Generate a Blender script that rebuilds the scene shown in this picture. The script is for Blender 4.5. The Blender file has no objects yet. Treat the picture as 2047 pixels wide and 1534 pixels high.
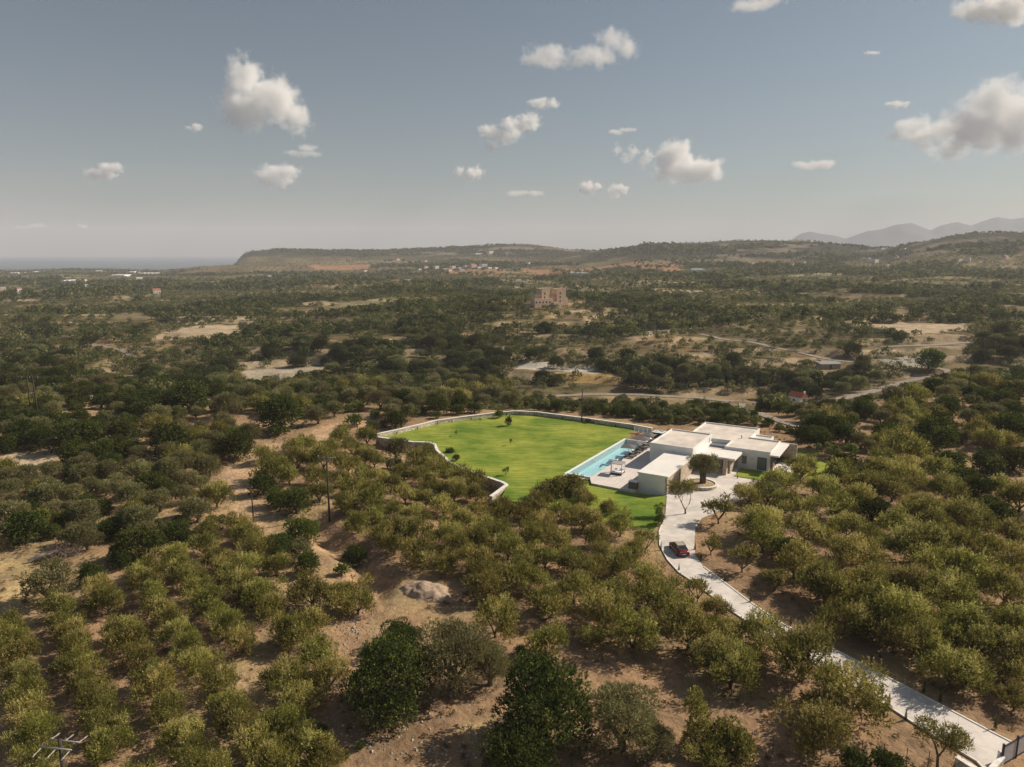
import bpy, bmesh, math, random
import numpy as np
from mathutils import Vector, Matrix
R = math.radians
PI = math.pi
sc = bpy.context.scene
col = sc.collection

# ------------------------------------------------------------------ camera
F_PX, CAM_H, PITCH = 1420.0, 42.0, R(10.45)
cam_d = bpy.data.cameras.new('camera')
cam = bpy.data.objects.new('camera', cam_d)
col.objects.link(cam)
cam.location = (0, 0, CAM_H)
cam.rotation_euler = (R(90) - PITCH, 0, 0)
cam_d.sensor_width = 36.0
cam_d.lens = 36.0 * F_PX / 2047.0
cam_d.clip_start = 1.0
cam_d.clip_end = 80000.0
sc.camera = cam

# ------------------------------------------------------------------ world and sun
SUN_EL, SUN_VEC = R(37), Vector((1.0, 0.36, 0)).normalized()
w = bpy.data.worlds.new('World')
sc.world = w
w.use_nodes = True
wn = w.node_tree.nodes
wl = w.node_tree.links
bg = wn['Background']
sky = wn.new('ShaderNodeTexSky')
sky.sky_type = 'NISHITA'
sky.sun_disc = False
sky.sun_elevation = SUN_EL
sky.sun_rotation = math.atan2(SUN_VEC.x, SUN_VEC.y)
sky.altitude = 100
sky.air_density = 1.0
sky.dust_density = 1.0
sky.ozone_density = 1.2
hs = wn.new('ShaderNodeHueSaturation')
hs.inputs['Saturation'].default_value = 0.78
wl.new(sky.outputs[0], hs.inputs['Color'])
tn = wn.new('ShaderNodeMix'); tn.data_type = 'RGBA'; tn.blend_type = 'MULTIPLY'; tn.inputs['Factor'].default_value = 1.0
tn.inputs['B'].default_value = (0.94, 1.0, 0.97, 1)
wl.new(hs.outputs[0], tn.inputs['A']); wl.new(tn.outputs['Result'], bg.inputs['Color'])
bg.inputs['Strength'].default_value = 0.052

sun_d = bpy.data.lights.new('sun', 'SUN')
sun_d.energy = 4.9
sun_d.angle = R(0.5)
sun_d.color = (1.0, 0.885, 0.735)
sun = bpy.data.objects.new('sun', sun_d)
col.objects.link(sun)
sdir = Vector((SUN_VEC.x * math.cos(SUN_EL), SUN_VEC.y * math.cos(SUN_EL), math.sin(SUN_EL)))
sun.rotation_euler = sdir.to_track_quat('Z', 'Y').to_euler()
sun.location = (80, 20, 120)

sc.view_settings.view_transform = 'Standard'
sc.view_settings.look = 'None'
sc.view_settings.exposure = 0.22
sc.view_settings.gamma = 1.0
sc.view_settings.use_curve_mapping = False
cy = sc.cycles
cy.max_bounces = 10
cy.diffuse_bounces = 3
cy.glossy_bounces = 2
cy.transmission_bounces = 3
cy.volume_bounces = 10
cy.transparent_max_bounces = 8
cy.use_denoising = True
cy.sample_clamp_indirect = 6.0

# ------------------------------------------------------------------ helpers: noise
def _hash(ix, iy, seed):
    h = (ix.astype(np.int64) * 374761393 + iy.astype(np.int64) * 668265263 + seed * 982451653) & 0x7fffffff
    h = ((h ^ (h >> 13)) * 1274126177) & 0x7fffffff
    h = h ^ (h >> 16)
    return (h & 0xffff) / 65535.0

def vnoise(x, y, seed=0):
    x = np.asarray(x, float); y = np.asarray(y, float)
    ix = np.floor(x); iy = np.floor(y)
    fx = x - ix; fy = y - iy
    fx = fx * fx * (3 - 2 * fx); fy = fy * fy * (3 - 2 * fy)
    a = _hash(ix, iy, seed); b = _hash(ix + 1, iy, seed)
    c = _hash(ix, iy + 1, seed); d = _hash(ix + 1, iy + 1, seed)
    return (a + (b - a) * fx) * (1 - fy) + (c + (d - c) * fx) * fy

def fbm(x, y, seed=0, octs=4):
    s = 0; a = 0.5; t = 0
    for k in range(octs):
        s = s + a * vnoise(x * 2 ** k + 17.3 * k, y * 2 ** k - 9.1 * k, seed + k * 7)
        t += a; a *= 0.5
    return s / t

def sstep(a, b, x):
    t = np.clip((x - a) / (b - a), 0, 1)
    return t * t * (3 - 2 * t)

# ------------------------------------------------------------------ helpers: the photograph's rays as directions in the place
def ray(u, v):
    cx = (u - 1023.5) / F_PX; cyy = -(v - 767.0) / F_PX
    return (cx, math.cos(PITCH) + cyy * math.sin(PITCH), -math.sin(PITCH) + cyy * math.cos(PITCH))

def P(u, v, z=0.0):
    d = ray(u, v); t = (z - CAM_H) / d[2]
    return (d[0] * t, d[1] * t)

def to_px(x, y, z):
    zz = z - CAM_H
    d = y * math.cos(PITCH) - zz * math.sin(PITCH)
    up = y * math.sin(PITCH) + zz * math.cos(PITCH)
    return 1023.5 + F_PX * x / d, 767 - F_PX * up / d

def poly_px(pts, z=0.0):
    return np.array([P(u, v, z) for u, v in pts])

def in_poly(x, y, poly):
    x = np.asarray(x, float); y = np.asarray(y, float)
    ins = np.zeros(x.shape, bool)
    n = len(poly)
    for i in range(n):
        x0, y0 = poly[i]; x1, y1 = poly[(i + 1) % n]
        if y0 == y1: continue
        c = ((y0 > y) != (y1 > y)) & (x < (x1 - x0) * (y - y0) / (y1 - y0) + x0)
        ins ^= c
    return ins

def dist_line(x, y, pts, closed=False):
    x = np.asarray(x, float); y = np.asarray(y, float)
    best = np.full(x.shape, 1e9)
    n = len(pts)
    for i in range(n if closed else n - 1):
        ax, ay = pts[i]; bx, by = pts[(i + 1) % n]
        dx, dy = bx - ax, by - ay
        L = dx * dx + dy * dy + 1e-9
        t = np.clip(((x - ax) * dx + (y - ay) * dy) / L, 0, 1)
        best = np.minimum(best, np.hypot(x - ax - t * dx, y - ay - t * dy))
    return best

def signed(x, y, poly):
    d = dist_line(x, y, poly, True)
    return np.where(in_poly(x, y, poly), d, -d)

# ------------------------------------------------------------------ the estate's plan
VO = (10.2, 130.9); VA = R(-31.0)      # villa frame: local x across (t), local y along the pool (s)
def V2W(t, s):
    return (VO[0] + t * math.cos(VA) - s * math.sin(VA), VO[1] + t * math.sin(VA) + s * math.cos(VA))

north_wall = poly_px([(753, 876), (800, 866), (869, 849), (916, 842), (986, 833), (1028, 829), (1074, 831), (1174, 844), (1265, 857), (1303, 864)])
west_wall = poly_px([(753, 876), (782, 880), (825, 886), (857, 887), (869, 891), (874, 903), (901, 928), (930, 942), (1004, 967), (1013, 972), (981, 996)])
lawn_poly = np.array(list(north_wall)[:-1] + [V2W(-0.2, 33), V2W(0, 29.8), V2W(0, 0), V2W(5.5, -0.2), V2W(7, -3.0), V2W(15.2, -3.2), V2W(20.6, -1.6), V2W(21.0, -3)]
    + list(poly_px([(1328, 1010), (1316, 1045), (1306, 1062), (1240, 1050), (1180, 1040), (1100, 1015), (1040, 1005), (1000, 1000)])) + list(west_wall)[::-1][1:-1])
estate_poly = np.array([V2W(-1.0, -0.6), V2W(-1.0, 34), V2W(8, 40), V2W(14, 43), V2W(29, 43), V2W(38, 34), V2W(38, 20), V2W(29, 14), V2W(22, -2), V2W(14, -3.6), V2W(6, -3.6)])
drive_left = [(1333, 991), (1330, 1030), (1318, 1062), (1319, 1090), (1335, 1120), (1358, 1145), (1386, 1163), (1460, 1220), (1498, 1245), (1572, 1292), (1653, 1340), (1776, 1412), (1849, 1460), (1953, 1522), (1975, 1545)]
drive_right = [(2045, 1500), (2029, 1487), (1985, 1465), (1893, 1416), (1795, 1365), (1684, 1307), (1618, 1273), (1570, 1251), (1504, 1207), (1433, 1153), (1406, 1133), (1390, 1110), (1388, 1086), (1390, 1055), (1402, 1036), (1440, 1020), (1470, 1004), (1505, 990), (1540, 984), (1562, 972)]
Z_DR = 0.10
drive_poly = np.array([P(u, v, Z_DR) for u, v in drive_left + drive_right] + [V2W(36, 17.5), V2W(33.4, 15.4), V2W(27.9, 15.4), V2W(27.9, 22), V2W(20.4, 22), V2W(20.4, -1.7)])
drive_mid = np.array([P(u, v, 0) for u, v in [(1360, 1000), (1350, 1040), (1352, 1090), (1368, 1128), (1420, 1170), (1500, 1225), (1600, 1285), (1740, 1360), (1880, 1445), (2000, 1510)]])
gully = np.array([P(u, v, 0) for u, v in [(622, 1040), (660, 1075), (700, 1105), (735, 1140), (756, 1172)]])
track_mid = np.array([P(u, v, 0) for u, v in [(745, 838), (700, 848), (655, 858), (600, 884), (550, 893), (505, 922), (468, 952), (466, 975), (485, 1000), (495, 1035), (510, 1060)]])

# ------------------------------------------------------------------ terrain height
QX = lambda u: (u - 1023.5) / F_PX
cols_def = {
 -700: [(200, 0), (240, -4), (300, -8), (400, -9), (600, -10), (1000, -14), (1700, -21), (2500, -27), (2900, -29), (3100, -36), (3800, -60)],
 0: [(195, 0), (240, -5), (300, -9), (400, -9), (600, -10), (1000, -14), (1700, -21), (2500, -27), (2900, -29), (3100, -36), (3800, -60)],
 300: [(195, 0), (225, -4), (300, -12), (400, -8), (600, -8), (1000, -12), (1700, -19), (2500, -26), (2950, -29), (3100, -35), (3800, -60)],
 420: [(195, 0), (225, -4), (310, -13), (400, -7), (600, -7), (1000, -11), (1700, -18), (2100, -19), (2350, 1), (2550, -18), (2950, -29), (3100, -35), (3800, -60)],
 468: [(195, 0), (225, -5), (310, -14), (400, -7), (600, -6), (1000, -10), (1700, -17), (2100, -16), (2350, 4), (2600, -14), (2950, -20), (3100, -38), (3800, -60)],
 505: [(195, 0), (225, -6), (320, -14), (400, -6), (600, -5), (1000, -9), (1700, -15), (2300, -6), (2700, 12), (2900, 46), (3100, 48), (3800, 0)],
 640: [(198, 0), (225, -8), (320, -14), (400, -6), (600, -3), (1000, -7), (1700, -12), (2300, -6), (2700, 20), (2900, 53), (3100, 54), (3800, 20)],
 800: [(200, 0), (225, -9), (300, -16), (380, -8), (450, -2), (550, 1), (700, -1), (1000, -5), (1500, -6), (2300, 2), (2700, 26), (3000, 52), (3800, 20)],
 1050: [(190, 0), (215, -7), (250, -15), (290, -18), (330, -13), (390, -7), (450, -2), (550, 2), (700, -1), (1000, -4), (1500, -4), (2000, 0), (2500, 18), (3000, 82), (3800, 40)],
 1140: [(190, 0), (215, -8), (250, -16), (290, -18), (330, -14), (390, -8), (450, -2), (550, 1), (700, -1), (1000, -3), (1500, -3), (2000, 6), (2400, 42), (3000, 52), (3800, 40)],
 1300: [(182, 0), (205, -6), (240, -16), (290, -18), (330, -14), (390, -8), (450, -3), (600, 0), (900, 0), (1300, 3), (1700, 14), (2250, 70), (2700, 40), (3800, 20)],
 1600: [(185, 0), (215, -6), (250, -15), (290, -18), (330, -14), (390, -8), (450, -3), (600, 0), (900, 1), (1300, 5), (1700, 20), (2250, 84), (2700, 40), (3800, 20)],
 1700: [(190, 0), (220, -5), (250, -12), (300, -17), (330, -14), (400, -6), (600, 0), (900, 1), (1300, 5), (1700, 20), (2250, 64), (2700, 40), (3800, 20)],
 1745: [(190, 0), (220, -4), (260, -12), (300, -16), (330, -14), (400, -6), (600, 0), (900, 1), (1300, 5), (1700, 22), (2000, 46), (2700, 35), (3800, 20)],
 1820: [(195, 0), (230, -3), (270, -11), (320, -15), (340, -13), (400, -5), (600, 0), (900, 1), (1300, 8), (1800, 66), (2200, 50), (3800, 30)],
 1930: [(200, 0), (230, -3), (280, -11), (325, -14), (340, -13), (400, -5), (600, 0), (900, 1), (1300, 10), (1800, 88), (2200, 60), (3800, 30)],
 2080: [(200, 0), (230, -3), (280, -11), (325, -14), (340, -13), (400, -4), (600, 1), (900, 2), (1300, 12), (1800, 86), (2200, 60), (3800, 30)],
 2900: [(200, 0), (230, -3), (280, -10), (325, -13), (400, -4), (600, 1), (900, 3), (1300, 14), (1800, 90), (2200, 60), (3800, 30)],
}
LY0, LY1, NLY = math.log(100.0), math.log(4000.0), 420
lyg = np.linspace(LY0, LY1, NLY)
qs = sorted(cols_def)
tabc = []
for u in qs:
    ys = [100, 178] + [a for a, b in cols_def[u]]; zs = [0, 0] + [b for a, b in cols_def[u]]
    tabc.append(np.interp(np.exp(lyg), ys, zs))
tabc = np.array(tabc)
QG = np.linspace(-1.3, 1.3, 700)
qk = np.array([QX(u) for u in qs])
TAB = np.zeros((700, NLY))
ii = np.clip(np.searchsorted(qk, QG) - 1, 0, len(qk) - 2)
fr = np.clip((QG - qk[ii]) / (qk[ii + 1] - qk[ii]), 0, 1); fr = fr * fr * (3 - 2 * fr)
TAB = tabc[ii] * (1 - fr)[:, None] + tabc[ii + 1] * fr[:, None]
ker = np.exp(-0.5 * (np.arange(-9, 10) / 3.2) ** 2); ker /= ker.sum()
TAB = np.apply_along_axis(lambda r: np.convolve(np.pad(r, 9, 'edge'), ker, 'valid'), 1, TAB)
ker2 = np.exp(-0.5 * (np.arange(-6, 7) / 2.0) ** 2); ker2 /= ker2.sum()
TAB = np.apply_along_axis(lambda r: np.convolve(np.pad(r, 6, 'edge'), ker2, 'valid'), 0, TAB)

def height(x, y):
    x = np.asarray(x, float); y = np.asarray(y, float)
    yy = np.maximum(y, 100.0)
    fq = np.clip((x / yy + 1.3) / 2.6 * 699, 0, 698.999)
    fy = np.clip((np.log(yy) - LY0) / (LY1 - LY0) * (NLY - 1), 0, NLY - 1.001)
    iq = fq.astype(int); iy = fy.astype(int); a = fq - iq; b = fy - iy
    z = (TAB[iq, iy] * (1 - a) + TAB[iq + 1, iy] * a) * (1 - b) + (TAB[iq, iy + 1] * (1 - a) + TAB[iq + 1, iy + 1] * a) * b
    amp = sstep(205, 330, y)
    z = z + amp * (fbm(x / 95.0, y / 95.0, 3) - 0.5) * 13.0
    z = z + sstep(900, 2000, y) * (fbm(x / 420.0, y / 420.0, 9) - 0.5) * 26.0 * sstep(-0.42, -0.3, x / np.maximum(y, 1)) 
    # farmed terraces: level strips divided by steep banks
    tm = sstep(230, 330, y) * (1 - sstep(1300, 1800, y)) * sstep(0.30, 0.5, fbm(x / 160.0, y / 160.0, 31, 2) + 0.12)
    st = 3.0
    k = z / st + fbm(x / 60.0, y / 60.0, 12) * 1.2
    fk = k - np.floor(k)
    z = z + tm * st * (sstep(0.72, 0.98, fk) - fk) * 0.85
    # near ground: small swells, level beside the drive and in the estate
    sl = signed(x, y, lawn_poly); se = signed(x, y, estate_poly)
    dd = dist_line(x, y, drive_mid)
    calm = np.minimum(sstep(3.5, 12, dd), sstep(-3, -14, np.maximum(sl, se)))
    z = z + calm * (1 - amp) * ((fbm(x / 14.0, y / 14.0, 5) - 0.5) * 1.5 + (fbm(x / 3.0, y / 3.0, 6) - 0.5) * 0.35)
    # the orchard west of the lawn lies lower than its retaining wall
    dw = dist_line(x, y, west_wall)
    z = z - 1.9 * (1 - sstep(2, 22, dw)) * (sl < 0) * sstep(6, 0, x - (y - 118) * 0.0 - 2)
    # a washed-out gully with a spoil heap beside it
    dg = dist_line(x, y, gully) + (fbm(x / 4.0, y / 4.0, 8) - 0.5) * 3.0
    z = z - 1.7 * (1 - sstep(0.2, 3.6, dg))
    inside = np.maximum(sstep(0.6, 2.2, sl) * 0.6, 0)
    z = z * (1 - np.where(sl > 0, sstep(0.4, 2.5, sl), 0)) - inside
    z = np.where(se > 0, z * (1 - sstep(0.0, 1.5, se)) - 2.6 * sstep(0.2, 1.6, se), z)
    return z

def G(u, v, dz=0.0):
    """where the line of sight through a point of the photograph first meets the ground raised by dz"""
    d = ray(u, v)
    t = np.exp(np.linspace(math.log(40), math.log(6500), 900))
    x = d[0] * t; y = d[1] * t; z = CAM_H + d[2] * t
    h = height(x, y) + dz
    below = np.nonzero(z < h)[0]
    if len(below) == 0:
        return None
    i = below[0]
    if i == 0: return (x[0], y[0], h[0])
    g0 = z[i - 1] - h[i - 1]; g1 = z[i] - h[i]
    f = g0 / (g0 - g1)
    X = x[i - 1] + (x[i] - x[i - 1]) * f; Y = y[i - 1] + (y[i] - y[i - 1]) * f
    return (float(X), float(Y), float(height(X, Y)))

# ------------------------------------------------------------------ helpers: objects
def tag(o, label=None, cat=None, group=None, kind=None):
    if label: o['label'] = label
    if cat: o['category'] = cat
    if group: o['group'] = group
    if kind: o['kind'] = kind
    return o

def empty(name, loc=(0, 0, 0), rz=0.0, label=None, cat=None, group=None):
    o = bpy.data.objects.new(name, None); col.objects.link(o)
    o.location = loc; o.rotation_euler = (0, 0, rz); o.empty_display_size = 0.3
    return tag(o, label, cat, group)

class MB:
    def __init__(s): s.v = []; s.f = []; s.sm = []
    def add(s, vs, fs, smooth=False):
        n = len(s.v); s.v += [tuple(a) for a in vs]
        s.f += [tuple(n + i for i in f) for f in fs]; s.sm += [smooth] * len(fs)
        return s
    def box(s, x0, x1, y0, y1, z0, z1, bev=0.0):
        if bev <= 0:
            vs = [(x0, y0, z0), (x1, y0, z0), (x1, y1, z0), (x0, y1, z0), (x0, y0, z1), (x1, y0, z1), (x1, y1, z1), (x0, y1, z1)]
            return s.add(vs, [(3, 2, 1, 0), (4, 5, 6, 7), (0, 1, 5, 4), (1, 2, 6, 5), (2, 3, 7, 6), (3, 0, 4, 7)])
        b = bev
        vs = []
        for z, e in ((z0, 0), (z1 - b, 0), (z1, b)):
            vs += [(x0 + e, y0 + e, z), (x1 - e, y0 + e, z), (x1 - e, y1 - e, z), (x0 + e, y1 - e, z)]
        fs = [(3, 2, 1, 0), (8, 9, 10, 11)]
        for k in (0, 4):
            for i in range(4):
                j = (i + 1) % 4
                fs.append((k + i, k + j, k + 4 + j, k + 4 + i))
        return s.add(vs, fs)
    def tray(s, x0, x1, y0, y1, z0, z1, rim, drop):
        """a block whose top is sunk inside a raised rim (a roof with its parapet)"""
        a = rim
        vs = [(x0, y0, z0), (x1, y0, z0), (x1, y1, z0), (x0, y1, z0), (x0, y0, z1), (x1, y0, z1), (x1, y1, z1), (x0, y1, z1),
              (x0 + a, y0 + a, z1), (x1 - a, y0 + a, z1), (x1 - a, y1 - a, z1), (x0 + a, y1 - a, z1),
              (x0 + a, y0 + a, z1 - drop), (x1 - a, y0 + a, z1 - drop), (x1 - a, y1 - a, z1 - drop), (x0 + a, y1 - a, z1 - drop)]
        fs = [(3, 2, 1, 0), (12, 13, 14, 15)]
        for i in range(4):
            j = (i + 1) % 4
            fs += [(i, j, 4 + j, 4 + i), (4 + i, 4 + j, 8 + j, 8 + i), (8 + i, 8 + j, 12 + j, 12 + i)]
        return s.add(vs, fs)
    def prism(s, pts, z0, z1):
        n = len(pts)
        vs = [(p[0], p[1], z0) for p in pts] + [(p[0], p[1], z1) for p in pts]
        fs = [tuple(range(n))[::-1], tuple(range(n, 2 * n))] + [(i, (i + 1) % n, n + (i + 1) % n, n + i) for i in range(n)]
        return s.add(vs, fs)
    def tube(s, pts, rad, n=8, cap=True, smooth=True):
        pts = [Vector(p) for p in pts]
        m = len(pts)
        if not hasattr(rad, '__len__'): rad = [rad] * m
        vs = []; up = Vector((0.13, 0.21, 1)).normalized()
        for i, p in enumerate(pts):
            d = (pts[min(i + 1, m - 1)] - pts[max(i - 1, 0)]).normalized()
            a = d.cross(up if abs(d.dot(up)) < 0.95 else Vector((1, 0, 0))).normalized(); b = d.cross(a)
            for k in range(n):
                t = 2 * PI * k / n
                vs.append(p + (a * math.cos(t) + b * math.sin(t)) * rad[i])
        fs = []
        for i in range(m - 1):
            for k in range(n):
                k2 = (k + 1) % n
                fs.append((i * n + k, (i + 1) * n + k, (i + 1) * n + k2, i * n + k2))
        if cap:
            fs.append(tuple(range(n))); fs.append(tuple(range((m - 1) * n, m * n))[::-1])
        return s.add(vs, fs, smooth)
    def lathe(s, prof, cx=0, cy_=0, n=16, smooth=True, caps=True):
        vs = []; fs = []
        for r_, z in prof:
            for k in range(n):
                t = 2 * PI * k / n
                vs.append((cx + r_ * math.cos(t), cy_ + r_ * math.sin(t), z))
        for i in range(len(prof) - 1):
            for k in range(n):
                k2 = (k + 1) % n
                fs.append((i * n + k, i * n + k2, (i + 1) * n + k2, (i + 1) * n + k))
        if caps: fs.append(tuple(range(n))[::-1]); fs.append(tuple(range((len(prof) - 1) * n, len(prof) * n)))
        return s.add(vs, fs, smooth)
    def mesh(s, name):
        me = bpy.data.meshes.new(name)
        me.from_pydata(s.v, [], s.f); me.polygons.foreach_set('use_smooth', s.sm); me.update()
        return me
    def build(s, name, m, parent=None, loc=None, rz=None):
        me = s.mesh(name); me.materials.append(m)
        o = bpy.data.objects.new(name, me); col.objects.link(o)
        if parent: o.parent = parent
        if loc: o.location = loc
        if rz is not None: o.rotation_euler = (0, 0, rz)
        return o

def mesh_np(name, verts, faces4, m, smooth=False, attr=None):
    me = bpy.data.meshes.new(name)
    nv, nf = len(verts), len(faces4); k = faces4.shape[1]
    me.vertices.add(nv); me.vertices.foreach_set('co', np.ascontiguousarray(verts, np.float32).ravel())
    me.loops.add(nf * k); me.loops.foreach_set('vertex_index', np.ascontiguousarray(faces4, np.int32).ravel())
    me.polygons.add(nf)
    me.polygons.foreach_set('loop_start', np.arange(0, nf * k, k, dtype=np.int32))
    me.polygons.foreach_set('use_smooth', np.full(nf, smooth))
    me.update(calc_edges=True)
    if attr is not None:
        for an, (dom, typ, data) in attr.items():
            a = me.attributes.new(an, typ, dom)
            if typ == 'FLOAT': a.data.foreach_set('value', np.ascontiguousarray(data, np.float32).ravel())
            else: a.data.foreach_set('color', np.ascontiguousarray(data, np.float32).ravel())
    me.materials.append(m)
    return me

def obj_of(me, name, parent=None, loc=None):
    o = bpy.data.objects.new(name, me); col.objects.link(o)
    if parent: o.parent = parent
    if loc is not None: o.location = loc
    return o

# ------------------------------------------------------------------ materials
def new_mat(name):
    m = bpy.data.materials.new(name); m.use_nodes = True
    return m, m.node_tree.nodes, m.node_tree.links, m.node_tree.nodes['Principled BSDF']

def noise_col(N, L, coord, scale, c1, c2, lo=0.35, hi=0.65, detail=5.0, rough=0.6):
    n = N.new('ShaderNodeTexNoise'); n.inputs['Scale'].default_value = scale
    n.inputs['Detail'].default_value = detail; n.inputs['Roughness'].default_value = rough
    L.new(coord, n.inputs['Vector'])
    r = N.new('ShaderNodeValToRGB'); r.color_ramp.elements[0].position = lo; r.color_ramp.elements[1].position = hi
    r.color_ramp.elements[0].color = (*c1, 1); r.color_ramp.elements[1].color = (*c2, 1)
    L.new(n.outputs['Fac'], r.inputs['Fac'])
    return r.outputs['Color'], n.outputs['Fac']

def mixc(N, L, a, b, fac, mode='MIX'):
    m = N.new('ShaderNodeMix'); m.data_type = 'RGBA'; m.blend_type = mode
    for s_, val in ((m.inputs['Factor'], fac), (m.inputs['A'], a), (m.inputs['B'], b)):
        if isinstance(val, (int, float)): s_.default_value = val
        elif isinstance(val, tuple): s_.default_value = (*val, 1)
        else: L.new(val, s_)
    return m.outputs['Result']

def simple(name, c, rough=0.6, var=0.12, scale=3.0, bump=0.0, metal=0.0, world=False, spec=0.3):
    m, N, L, B = new_mat(name)
    tc = N.new('ShaderNodeTexCoord'); co = tc.outputs['Object']
    c1 = tuple(max(0, k * (1 - var)) for k in c); c2 = tuple(min(1, k * (1 + var)) for k in c)
    cc, f = noise_col(N, L, co, scale, c1, c2)
    L.new(cc, B.inputs['Base Color'])
    B.inputs['Roughness'].default_value = rough; B.inputs['Metallic'].default_value = metal
    B.inputs['Specular IOR Level'].default_value = spec
    if bump > 0:
        n2 = N.new('ShaderNodeTexNoise'); n2.inputs['Scale'].default_value = scale * 6; L.new(co, n2.inputs['Vector'])
        b = N.new('ShaderNodeBump'); b.inputs['Strength'].default_value = bump; b.inputs['Distance'].default_value = 0.03
        L.new(n2.outputs['Fac'], b.inputs['Height']); L.new(b.outputs[0], B.inputs['Normal'])
    return m

def foliage(name, c_a, c_b, c_c, trans=0.35, rnd=0.22):
    """leaf clumps: each clump has its own tone, each tree its own cast"""
    m, N, L, B = new_mat(name)
    N.remove(B); out = N['Material Output']
    at = N.new('ShaderNodeAttribute'); at.attribute_name = 'tone'
    r = N.new('ShaderNodeValToRGB'); e = r.color_ramp.elements
    e[0].position = 0.0; e[0].color = (*c_a, 1); e[1].position = 1.0; e[1].color = (*c_c, 1)
    k = e.new(0.5); k.color = (*c_b, 1)
    L.new(at.outputs['Fac'], r.inputs['Fac'])
    oi = N.new('ShaderNodeObjectInfo')
    h = N.new('ShaderNodeHueSaturation')
    mr = N.new('ShaderNodeMapRange'); mr.inputs['To Min'].default_value = 1 - rnd; mr.inputs['To Max'].default_value = 1 + rnd
    L.new(oi.outputs['Random'], mr.inputs['Value']); L.new(mr.outputs[0], h.inputs['Value'])
    m2 = N.new('ShaderNodeMath'); m2.operation = 'MULTIPLY'; m2.inputs[1].default_value = 7.31; L.new(oi.outputs['Random'], m2.inputs[0])
    m3 = N.new('ShaderNodeMath'); m3.operation = 'FRACT'; L.new(m2.outputs[0], m3.inputs[0])
    mr2 = N.new('ShaderNodeMapRange'); mr2.inputs['To Min'].default_value = 0.482; mr2.inputs['To Max'].default_value = 0.512
    L.new(m3.outputs[0], mr2.inputs['Value']); L.new(mr2.outputs[0], h.inputs['Hue'])
    L.new(r.outputs['Color'], h.inputs['Color'])
    d = N.new('ShaderNodeBsdfDiffuse'); t = N.new('ShaderNodeBsdfTranslucent'); mx = N.new('ShaderNodeMixShader')
    L.new(h.outputs['Color'], d.inputs['Color']); L.new(h.outputs['Color'], t.inputs['Color'])
    mx.inputs[0].default_value = trans
    L.new(d.outputs[0], mx.inputs[1]); L.new(t.outputs[0], mx.inputs[2]); L.new(mx.outputs[0], out.inputs['Surface'])
    return m

def stone_mat(name, c1=(0.50, 0.42, 0.32), c2=(0.33, 0.27, 0.20), scale=2.2):
    m, N, L, B = new_mat(name)
    tc = N.new('ShaderNodeTexCoord'); mp = N.new('ShaderNodeMapping'); mp.inputs['Scale'].default_value = (1, 1, 1.7)
    L.new(tc.outputs['Object'], mp.inputs['Vector'])
    v = N.new('ShaderNodeTexVoronoi'); v.inputs['Scale'].default_value = scale; L.new(mp.outputs[0], v.inputs['Vector'])
    v2 = N.new('ShaderNodeTexVoronoi'); v2.feature = 'DISTANCE_TO_EDGE'; v2.inputs['Scale'].default_value = scale; L.new(mp.outputs[0], v2.inputs['Vector'])
    sep = N.new('ShaderNodeSeparateColor'); L.new(v.outputs['Color'], sep.inputs[0])
    c = mixc(N, L, c1, c2, sep.outputs[0])
    rr = N.new('ShaderNodeValToRGB'); rr.color_ramp.elements[0].position = 0.01; rr.color_ramp.elements[1].position = 0.07
    L.new(v2.outputs['Distance'], rr.inputs['Fac'])
    joint = tuple(k * 0.55 for k in c2)
    cc = mixc(N, L, joint, c, rr.outputs['Color'])
    L.new(cc, B.inputs['Base Color']); B.inputs['Roughness'].default_value = 0.85
    b = N.new('ShaderNodeBump'); b.inputs['Strength'].default_value = 0.7; b.inputs['Distance'].default_value = 0.06
    L.new(rr.outputs['Color'], b.inputs['Height']); L.new(b.outputs[0], B.inputs['Normal'])
    return m

M = {}
M['olive'] = foliage('olive_leaves', (0.085, 0.095, 0.020), (0.245, 0.228, 0.050), (0.66, 0.59, 0.23), 0.42)
M['grey_olive'] = foliage('old_olive_leaves', (0.10, 0.102, 0.036), (0.22, 0.208, 0.085), (0.50, 0.46, 0.24), 0.38)
M['dark'] = foliage('evergreen_leaves', (0.028, 0.044, 0.012), (0.080, 0.105, 0.024), (0.26, 0.27, 0.07), 0.36)
M['fresh'] = foliage('fresh_leaves', (0.065, 0.10, 0.022), (0.12, 0.165, 0.036), (0.24, 0.27, 0.06), 0.42)
M['fardark'] = foliage('valley_leaves', (0.035, 0.046, 0.018), (0.075, 0.092, 0.034), (0.16, 0.17, 0.06), 0.35, 0.35)
M['farolive'] = foliage('valley_olive_leaves', (0.09, 0.105, 0.040), (0.185, 0.195, 0.075), (0.34, 0.34, 0.14), 0.40, 0.35)
M['bark'] = simple('bark', (0.13, 0.10, 0.075), 0.9, 0.35, 6, 0.6)
M['dead'] = simple('dead_wood', (0.20, 0.145, 0.115), 0.9, 0.25, 4)
M['render'] = simple('white_render', (0.78, 0.755, 0.72), 0.8, 0.035, 0.7, 0.05)
M['renderroof'] = simple('white_slab', (0.80, 0.76, 0.70), 0.8, 0.05, 0.5, 0.05)
M['stone'] = stone_mat('villa_stone', (0.66, 0.56, 0.44), (0.46, 0.37, 0.27), 2.6)
M['drystone'] = stone_mat('dry_stone', (0.74, 0.66, 0.54), (0.44, 0.37, 0.28), 1.5)
M['castle'] = stone_mat('castle_stone', (0.76, 0.56, 0.40), (0.62, 0.44, 0.31), 0.8)
M['cap'] = simple('stone_cap', (0.76, 0.72, 0.66), 0.8, 0.15, 2)
M['glass_dark'] = simple('dark_glass', (0.03, 0.04, 0.05), 0.08, 0.1, 2, spec=0.6)
M['shutter'] = simple('grey_shutter', (0.16, 0.18, 0.20), 0.5, 0.06, 6)
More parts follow.
